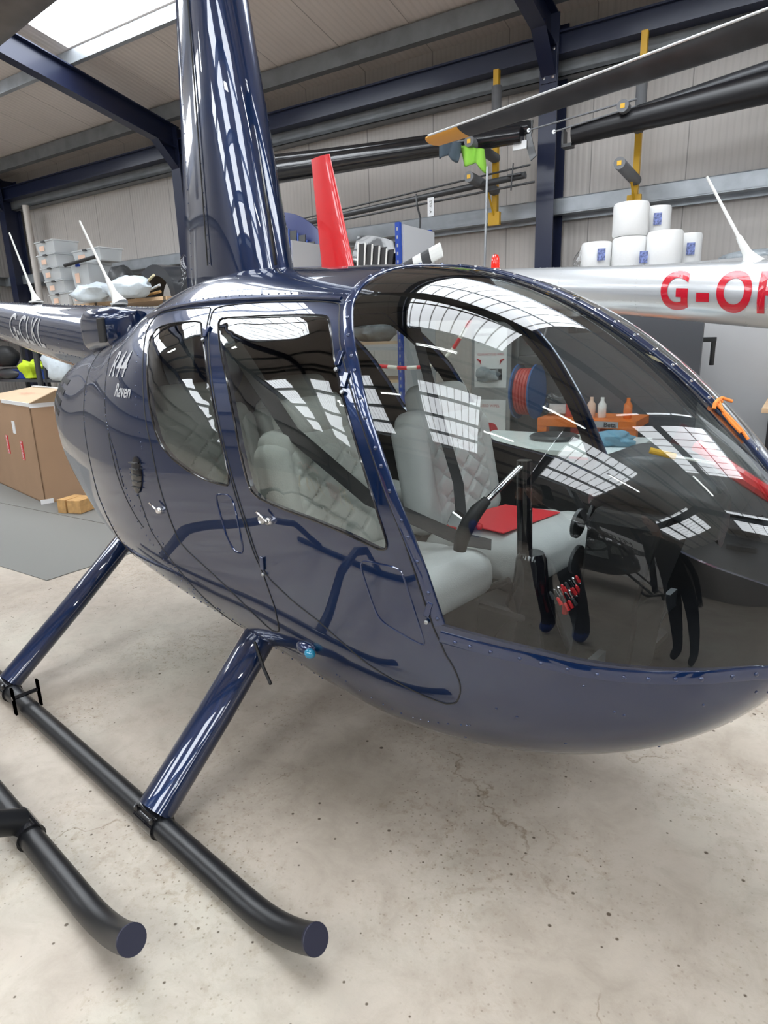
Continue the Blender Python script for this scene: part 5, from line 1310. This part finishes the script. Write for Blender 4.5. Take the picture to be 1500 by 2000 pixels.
# grey and red cowling panel stood on the floor beyond the nose
t = empty('cowling_panel', 'grey cowling panel with a red edge and dark slots standing beyond the navy nose', 'cowling', (-.34, 1.50, 0))
mb = MB(); rings = []
for i in range(15):
    u = i / 14; x = -.62 + 1.25 * u; yy = -.22 * math.sin(PI * u)
    zt_ = .98 - .55 * u
    rings.append([Vector((x, yy, 0)), Vector((x, yy - .05, zt_ * .5)), Vector((x, yy + .02, zt_ * .9)), Vector((x, yy + .10, zt_)), Vector((x, yy + .13, zt_)), Vector((x, yy + .05, zt_ * .88)), Vector((x, yy - .02, zt_ * .5)), Vector((x, yy + .03, 0))])
mb.loft(rings); pn_ = mb.build('panel', mat('mid_grey_paint', (.055, .056, .06), .35, 0, .3), t, smooth=True, angle=40)
mb = MB(); mb.tube([(-.62 + 1.25 * i / 14, -.22 * math.sin(PI * i / 14) + .07, max(.30, .95 - .55 * i / 14)) for i in range(15)], .035, 10); mb.build('red_edge', M['red_paint'], pn_, smooth=True)
for i in range(3):
    for k_ in range(2):
        u = .24 + .15 * k_; MB().box((-.62 + 1.25 * u, -.22 * math.sin(PI * u) - .030, .70 - .06 * k_ - .075 * i), (.13, .03, .028)).build('slot', M['black_rubber'], pn_, bevel=.006)
# red and white plastic chain on a post
t = empty('barrier_chain', 'red and white striped barrier tape tube hanging behind the cabin', 'barrier', (-3.2, 5.0, 0), frame='B')
CHN = [(-0.045, 0.0, 1.276), (0.223, 0.0, 1.257), (0.455, 0.0, 1.269), (0.589, 0.0, 1.311), (0.686, 0.0, 1.394), (0.794, 0.0, 1.539), (0.917, 0.0, 1.734), (0.974, 0.0, 1.829)]
mb = MB(); mb.tube(CHN, .017, 10, record=True); mb.build('striped_tube', M['chainstripe'], t, smooth=True)
MB().tube([CHN[-1], (CHN[-1][0] + .02, 0, CHN[-1][2] + .92)], .01, 8).build('hook_rod', M['steel'], t)

# ------------------------------------------------------------------ left racking: tubs, bags, wheel
t = empty('storage_rack', 'tall dark storage rack behind the navy tail boom at the far left', 'shelving', (-9.2, 6.5, 0), frame='B')
for x in (-3.9, -1.9, -.2, 1.4): 
    for y in (0, .75): MB().b2((x - .03, y - .03, 0), (x + .03, y + .03, 2.2)).build('upright', M['darkgrey'], t)
for z in (.25, 1.02, 2.2): MB().b2((-3.95 if z < 2 else -1.95, -.03, z - .05), (1.45, .80, z)).build('shelf', M['ply'] if z > 2 else M['darkpanel'], t)
def tub(p, b, z, w, d, h, label, handle=False, lid='tubclear'):
    t = empty('storage_tub', label, 'storage tub', (p, b, z), R(-4), 'clear storage tubs on the left rack', 'B')
    mb = MB(); mb.loft([[Vector((x * w / 2 * s, y * d / 2 * s, zz)) for x, y in ((-1, -1), (1, -1), (1, 1), (-1, 1))] for s, zz in ((.90, 0), (1, h * .9))], 0); mb.build('tub', M['tubclear'], t, bevel=.01)
    MB().b2((-w / 2 - .015, -d / 2 - .015, h * .9), (w / 2 + .015, d / 2 + .015, h)).build('lid', M['tubclear'], t, bevel=.006)
    MB().b2((-w * .40, -d * .35, .01), (w * .40, d * .4, h * .6)).build('contents', M['tubgrey'], t, bevel=.02)
    MB().b2((-w * .30, -d / 2 * .97 - .006, h * .25), (-w * .05, -d / 2 * .97, h * .62)).build('paper_label', M['labelpeach'], t)
    MB().b2((-.05, -d / 2 - .03, h * .84), (.05, -d / 2, h * .98)).build('clip', M['bluecrate'] if handle else M['darkgrey'], t, bevel=.004)
lbl = ['bottom', 'second', 'third', 'fourth', 'topmost']
for k in range(5):
    tub(-10.45 - .0 + (-.06 * k if k < 4 else -.18), 6.75, 2.205 + .205 * k, .58, .42, .20, '%s clear tub of the left column of stacked tubs' % lbl[k])
tub(-9.88, 6.75, 2.205, .52, .42, .22, 'clear tub low in the right column of stacked tubs'); tub(-9.85, 6.78, 2.43, .50, .40, .40, 'tall clear tub with a blue clip handle in the right column', True); tub(-9.80, 6.9, 2.835, .80, .40, .20, 'long clear tub on top of the right column under black bars')
mb = MB(); mb.tube([(-10.1, 6.5, 2.80), (-9.28, 6.5, 2.86)], .028, 10); tag(inB(mb.build('black_bar', M['black_rubber'])), 'black bar lying across the clear tubs', 'bar')
# upturned grey fairing shell
t = empty('grey_fairing', 'curved grey fairing shell standing on the left rack beside the mast', 'fairing', (-8.15, 6.8, 2.2), frame='B')
mb = MB(); rings = []
for k in range(17):
    a = PI * k / 16; ro = .42; ri = .31; rings.append([Vector((-math.cos(a) * ro, -.18, math.sin(a) * ro * 1.1)), Vector((-math.cos(a) * ro * 1.03, .2, math.sin(a) * ro * 1.13)), Vector((-math.cos(a) * ri, .2, math.sin(a) * ri)), Vector((-math.cos(a) * ri * .95, -.16, math.sin(a) * ri))])
mb.loft(rings); mb.build('shell', mat('satin_grey', (.045, .048, .055), .3, 0, .4), t, smooth=True, angle=40)
for k, (a, b) in enumerate((((-8.7, 6.6, 2.24), (-8.0, 6.5, 2.50)), ((-8.6, 6.6, 2.23), (-7.9, 6.5, 2.36)), ((-8.5, 6.55, 2.22), (-7.9, 6.5, 2.27)))):
    longtube('wooden_strip', 'thin %s strip lying across the left rack under the grey fairing' % ('yellowish', 'grey', 'brown')[k], 'strip', a, b, .02, .02, (M['masking'], M['panelgrey'], M['wood'])[k], 'strips under the grey fairing', 6)
blob('dark_cowl_part', 'dark rounded part between the tubs and the grey fairing', 'part', (-9.15, 6.8, 2.2), (.45, .4, .62), M['darkgrey'], 11, amp=.12)
blob('black_carton', 'black box shape behind the white antenna on the rack', 'box', (-8.75, 7.0, 2.2), (.3, .3, .45), M['black_rubber'], 12, amp=.05)
blob('white_poly_bag', 'left white polythene bag on top of the rack behind the antennas', 'bag', (-9.3, 6.35, 2.2), (.75, .4, .30), M['bag'], 13); blob('white_poly_bag', 'right white polythene bag on top of the rack beside the navy cowling', 'bag', (-8.35, 6.3, 2.2), (.95, .4, .32), M['bag'], 14)
blob('hanging_poly_bag', 'white polythene sack hanging under the navy tail boom', 'bag', (-10.35, 6.3, 1.02), (.62, .42, .62), M['bag'], 15, amp=.2)
blob('crumpled_film', 'crumpled silvery film standing right of the grey fairing', 'plastic film', (-7.70, 6.9, 2.2), (.3, .3, .55), M['film'], 16, amp=.4)
blob('hi_vis_vest', 'bright yellow hi vis vest lying over blue crates under the tail boom', 'vest', (-11.55, 6.55, 1.04), (.55, .35, .34), M['hivis'], 17, amp=.5)
for k, (x, lb) in enumerate(((-12.05, 'left blue crate beside the yellow vest'), (-10.95, 'right blue crate beside the yellow vest'))):
    t = empty('blue_crate', lb, 'crate', (x, 6.72, 1.02), group='blue crates on the left rack', frame='B'); MB().b2((-.33, -.2, 0), (.33, .2, .16)).build('bin', M['bluecrate'], t, bevel=.01); MB().b2((-.35, -.22, .15), (.35, .22, .17)).build('rim', M['bluecrate'], t, bevel=.004)
blob('black_case', 'black padded case standing at the far left edge under the tail boom', 'case', (-12.55, 6.6, 1.24), (.75, .4, .42), M['black_rubber'], 18, amp=.1); blob('black_holdall', 'black holdall below the padded case at the far left', 'bag', (-12.4, 6.6, 1.02), (.9, .4, .22), M['darkgrey'], 19, amp=.08)
blob('red_cloth', 'red cloth at the far left edge of the rack shelf behind the carton', 'cloth', (-12.75, 6.35, 1.02), (.5, .3, .16), M['red_vinyl'], 20, amp=.4)
mb = MB(); mb.tube([(-10.9, 6.25, 0), (-10.9, 6.25, 2.1)], .045, 12); tag(inB(mb.build('steel_post', M['darkgrey'])), 'dark slanting steel post under the navy tail boom', 'post')
mb = MB(); mb.b2((-9.6, 7.38, .0), (-7.4, 7.75, 1.9)); tag(inB(mb.build('dark_cupboard', M['black_rubber'])), 'black cupboard in the shade behind the white polythene sack', 'cupboard')

# ------------------------------------------------------------------ the side of the hangar behind the camera
t = empty('office_cabin', 'white site office with a company sign across the hangar', 'office', (5.2, -11.6, 0), frame='B')
MB().b2((-2.4, -1.5, 0), (2.4, 1.6, 2.9)).build('cabin_wall', M['paper'], t)
MB().b2((-2.0, 1.6, .9), (-1.0, 1.63, 1.8)).build('office_window', M['darkpanel'], t)
sg_ = MB().b2((-1.6, 1.6, 2.2), (1.6, 1.64, 2.75)).build('sign', M['white_paint'], t)
put_text('sign_text', 'HELISERVE', .42, lambda x, y: (-x, 1.65, 2.47 + y), M['textblack'], sg_, bold=.008)
blob('blue_drum', 'blue drum beside the office', 'drum', (-.6, -8.9, 0), (.55, .55, .9), M['bluecrate'], 30, amp=.02)
for k_ in range(6):  # cabinet row added out of view so the navy paint mirrors a darker horizon
    t = empty('added_cabinet', 'tall dark blue cabinet added out of view to darken what the navy doors reflect', 'cabinet', (-13.0 + 1.25 * k_, -8.2, 0), group='dark blue cabinets added to darken the reflections', frame='B')
    MB().b2((-.6, -.3, 0), (.6, .3, 2.0)).build('cabinet_body', M['steelblue'], t, bevel=.01)
    for sx_ in (-.3, .3): MB().b2((sx_ - .28, .3, .08), (sx_ + .28, .315, 1.94)).build('door', M['darkgrey'], t, bevel=.004)
t = empty('engine_stand', 'black engine on a stand with red hoses across from the navy doors', 'engine', (-6.2, -2.9, 0), .3, frame='B')
for sx_ in (-.4, .4):
    for sy_ in (-.3, .3): MB().tube([(sx_, sy_, 0), (sx_ * .7, sy_ * .7, .7)], .03, 8).build('leg', M['yellowsteel'], t)
for k_ in range(3): MB().tube([(-.55, -.3 + .3 * k_, .95), (.55, -.3 + .3 * k_, .95)], .13, 14).build('cylinder', M['black_gloss'], t, smooth=True, angle=40)
MB().b2((-.3, -.45, .72), (.3, .45, 1.15)).build('crankcase', M['darkgrey'], t, bevel=.03)
for k_ in range(3): MB().tube([(-.5, -.3 + .3 * k_, 1.05), (0, -.2 + .2 * k_, 1.3), (.5, -.3 + .3 * k_, 1.05)], .02, 8).build('hose', M['hosered'], t, smooth=True)
def steps(loc, rz):
    t = empty('access_steps', 'yellow access steps across the hangar from the navy doors', 'steps', loc, rz, frame='B')
    for x in (-.25, .25):
        for a, b in (((x, -.5, 0), (x, 0, 1.1)), ((x, .45, 0), (x, 0, 1.1))): MB().tube([a, b], .025, 8).build('leg', M['yellowsteel'], t)
    for k in range(4): MB().b2((-.27, -.45 + .1 * k, .22 * (k + 1)), (.27, -.28 + .1 * k, .22 * (k + 1) + .03)).build('tread', M['yellowsteel'], t)
steps((-4.2, -3.4, 0), .3)
t = empty('tool_trolley', 'dark red tool trolley beside the yellow steps', 'trolley', (-5.2, -3.6, 0), .4, frame='B')
MB().b2((-.4, -.25, .12), (.4, .25, .95)).build('cabinet', mat('dark_red', (.25, .01, .015), .3, 0, .5), t, bevel=.01)
for k in range(4): MB().b2((-.37, .25, .18 + .19 * k), (.37, .262, .33 + .19 * k)).build('drawer', M['hosered'], t, bevel=.004)
for x in (-.33, .33):
    for y in (-.2, .2): MB().sph((x, y, .06), .06, 10).build('wheel', M['black_rubber'], t)

# people: two men, both only seen as reflections in the windscreen
def person(name, label, joints, radii, edges, loc, rz, mats, shoes):
    me = bpy.data.meshes.new(name); me.from_pydata([tuple(p) for p in joints], edges, []); o = bpy.data.objects.new(name, me); COL.objects.link(o)
    sk = o.modifiers.new('skin', 'SKIN'); sk.use_smooth_shade = True
    sd = me.skin_vertices[0].data
    for i, r in enumerate(radii): sd[i].radius = r if isinstance(r, tuple) else (r, r)
    sd[0].use_root = True
    ss = o.modifiers.new('sub', 'SUBSURF'); ss.levels = 2; ss.render_levels = 2
    dg = bpy.context.evaluated_depsgraph_get(); dg.update()
    m2 = bpy.data.meshes.new_from_object(o.evaluated_get(dg)); bpy.data.objects.remove(o)
    o = bpy.data.objects.new(name, m2); COL.objects.link(o); o.location = loc; o.rotation_euler = (0, 0, rz)
    m2.materials.clear()
    for q in mats: m2.materials.append(q)
    for f in m2.polygons:
        f.use_smooth = True; c = f.center
        f.material_index = 1
        if c.z < .90: f.material_index = 2
        if c.z < .10: f.material_index = 3
        if c.z > 1.47: f.material_index = 0
    for i in shoes: pass
    return tag(o, label, 'person')
def body(hands):
    J = [(0, 0, .95), (0, 0, 1.15), (0, 0, 1.35), (0, .01, 1.45), (0, .02, 1.52), (0, .045, 1.60), (0, .035, 1.70),
         (.10, 0, .90), (.12, .02, .50), (.12, -.01, .09), (.125, .13, .045), (-.10, 0, .90), (-.12, .02, .50), (-.12, -.01, .09), (-.125, .13, .045),
         (.19, 0, 1.40)] + [hands[0], hands[1]] + [(-.19, 0, 1.40)] + [hands[2], hands[3]]
    Rr = [(.16, .12), (.165, .12), (.17, .115), .075, .055, (.072, .085), (.065, .075), .115, .085, .062, .042, .115, .085, .062, .042, .065, .048, .034, .065, .048, .034]
    E_ = [(0, 1), (1, 2), (2, 3), (3, 4), (4, 5), (5, 6), (0, 7), (7, 8), (8, 9), (9, 10), (0, 11), (11, 12), (12, 13), (13, 14), (2, 15), (15, 16), (16, 17), (2, 18), (18, 19), (19, 20)]
    n = len(J)
    for hb, el, sx in ((17, 16, 1), (20, 19, -1)):
        w_ = Vector(J[hb]); d = (w_ - Vector(J[el])).normalized(); s_ = d.cross(Vector((0, 0, 1)) if abs(d.z) < .8 else Vector((0, 1, 0))).normalized()
        pm = w_ + d * .055; J.append(tuple(pm)); Rr.append((.034, .018)); E_.append((hb, len(J) - 1)); pi_ = len(J) - 1
        for k, ln in enumerate((.075, .085, .08, .062)):
            a = pm + s_ * (-.027 + .018 * k) + d * .03; b = a + d * ln * .5; c = b + d * ln * .5 + Vector((0, 0, -.008))
            for q, r in ((a, .009), (b, .0085), (c, .0075)): J.append(tuple(q)); Rr.append(r)
            m_ = len(J) - 1; E_ += [(pi_, m_ - 2), (m_ - 2, m_ - 1), (m_ - 1, m_)]
        a = w_ + d * .03 + s_ * -.035; b = a + d * .035 - s_ * .015; J.append(tuple(a)); Rr.append(.011); J.append(tuple(b)); Rr.append(.0095); E_ += [(hb, len(J) - 2), (len(J) - 2, len(J) - 1)]
    return J, Rr, E_
def add_head(o, z=1.62, y=.045, hair=True):
    mb = MB(); mb.sph((0, y, z), .10, 20, 0, (.76, .95, 1.15)); mb.sph((0, y + .10, z - .012), .014, 8, 0, (.8, 1.1, 1.4))
    for sx in (-1, 1): mb.sph((sx * .077, y, z - .005), .026, 8, 0, (.35, .8, 1.2))
    h = mb.build('head', M['skin'], o, smooth=True)
    mb = MB()
    for sx in (-1, 1): mb.sph((sx * .03, y + .088, z + .012), .009, 8)
    mb.box((0, y + .092, z - .052), (.04, .006, .006)); mb.build('face_detail', M['textblack'], h)
    mb = MB(); mb.sph((0, y - .012, z + .03), .102, 18, 0, (.79, .92, 1.0)); mb.build('hair', M['hair'], h, smooth=True)
J, Rr, E_ = body([(.24, .08, 1.25), (.085, .26, 1.50), (-.24, .08, 1.25), (-.085, .26, 1.50)])
yaw = math.atan2(FW.y, FW.x) - PI / 2
p1 = person('person', 'person in dark clothes and blue shoes taking the photograph, mirrored in the windscreen', J, Rr, E_, (.12, -2.27, 0), yaw, [M['skin'], M['jacket'], M['trouser'], M['shoe']], ())
p1.scale = (.94, .94, .94); add_head(p1)
ph = MB().box((0, 0, 0), (.075, .155, .008)).build('phone', M['black_gloss'], None, bevel=.003)
ph.matrix_world = Matrix.Translation(CAM - FW * .030) @ cam.matrix_world.to_3x3().to_4x4()
tag(ph, 'black phone held up by the person in blue shoes', 'phone')
J, Rr, E_ = body([(.27, -.01, 1.12), (.27, .06, .88), (-.27, -.01, 1.12), (-.27, .06, .88)])
p2 = person('person', 'person in a black jacket standing with arms down, mirrored in the windscreen nose', J, Rr, E_, (.92, -1.62, 0), yaw + .5, [M['skin'], M['jacket'], M['trouser'], M['black_rubber']], ())
add_head(p2)
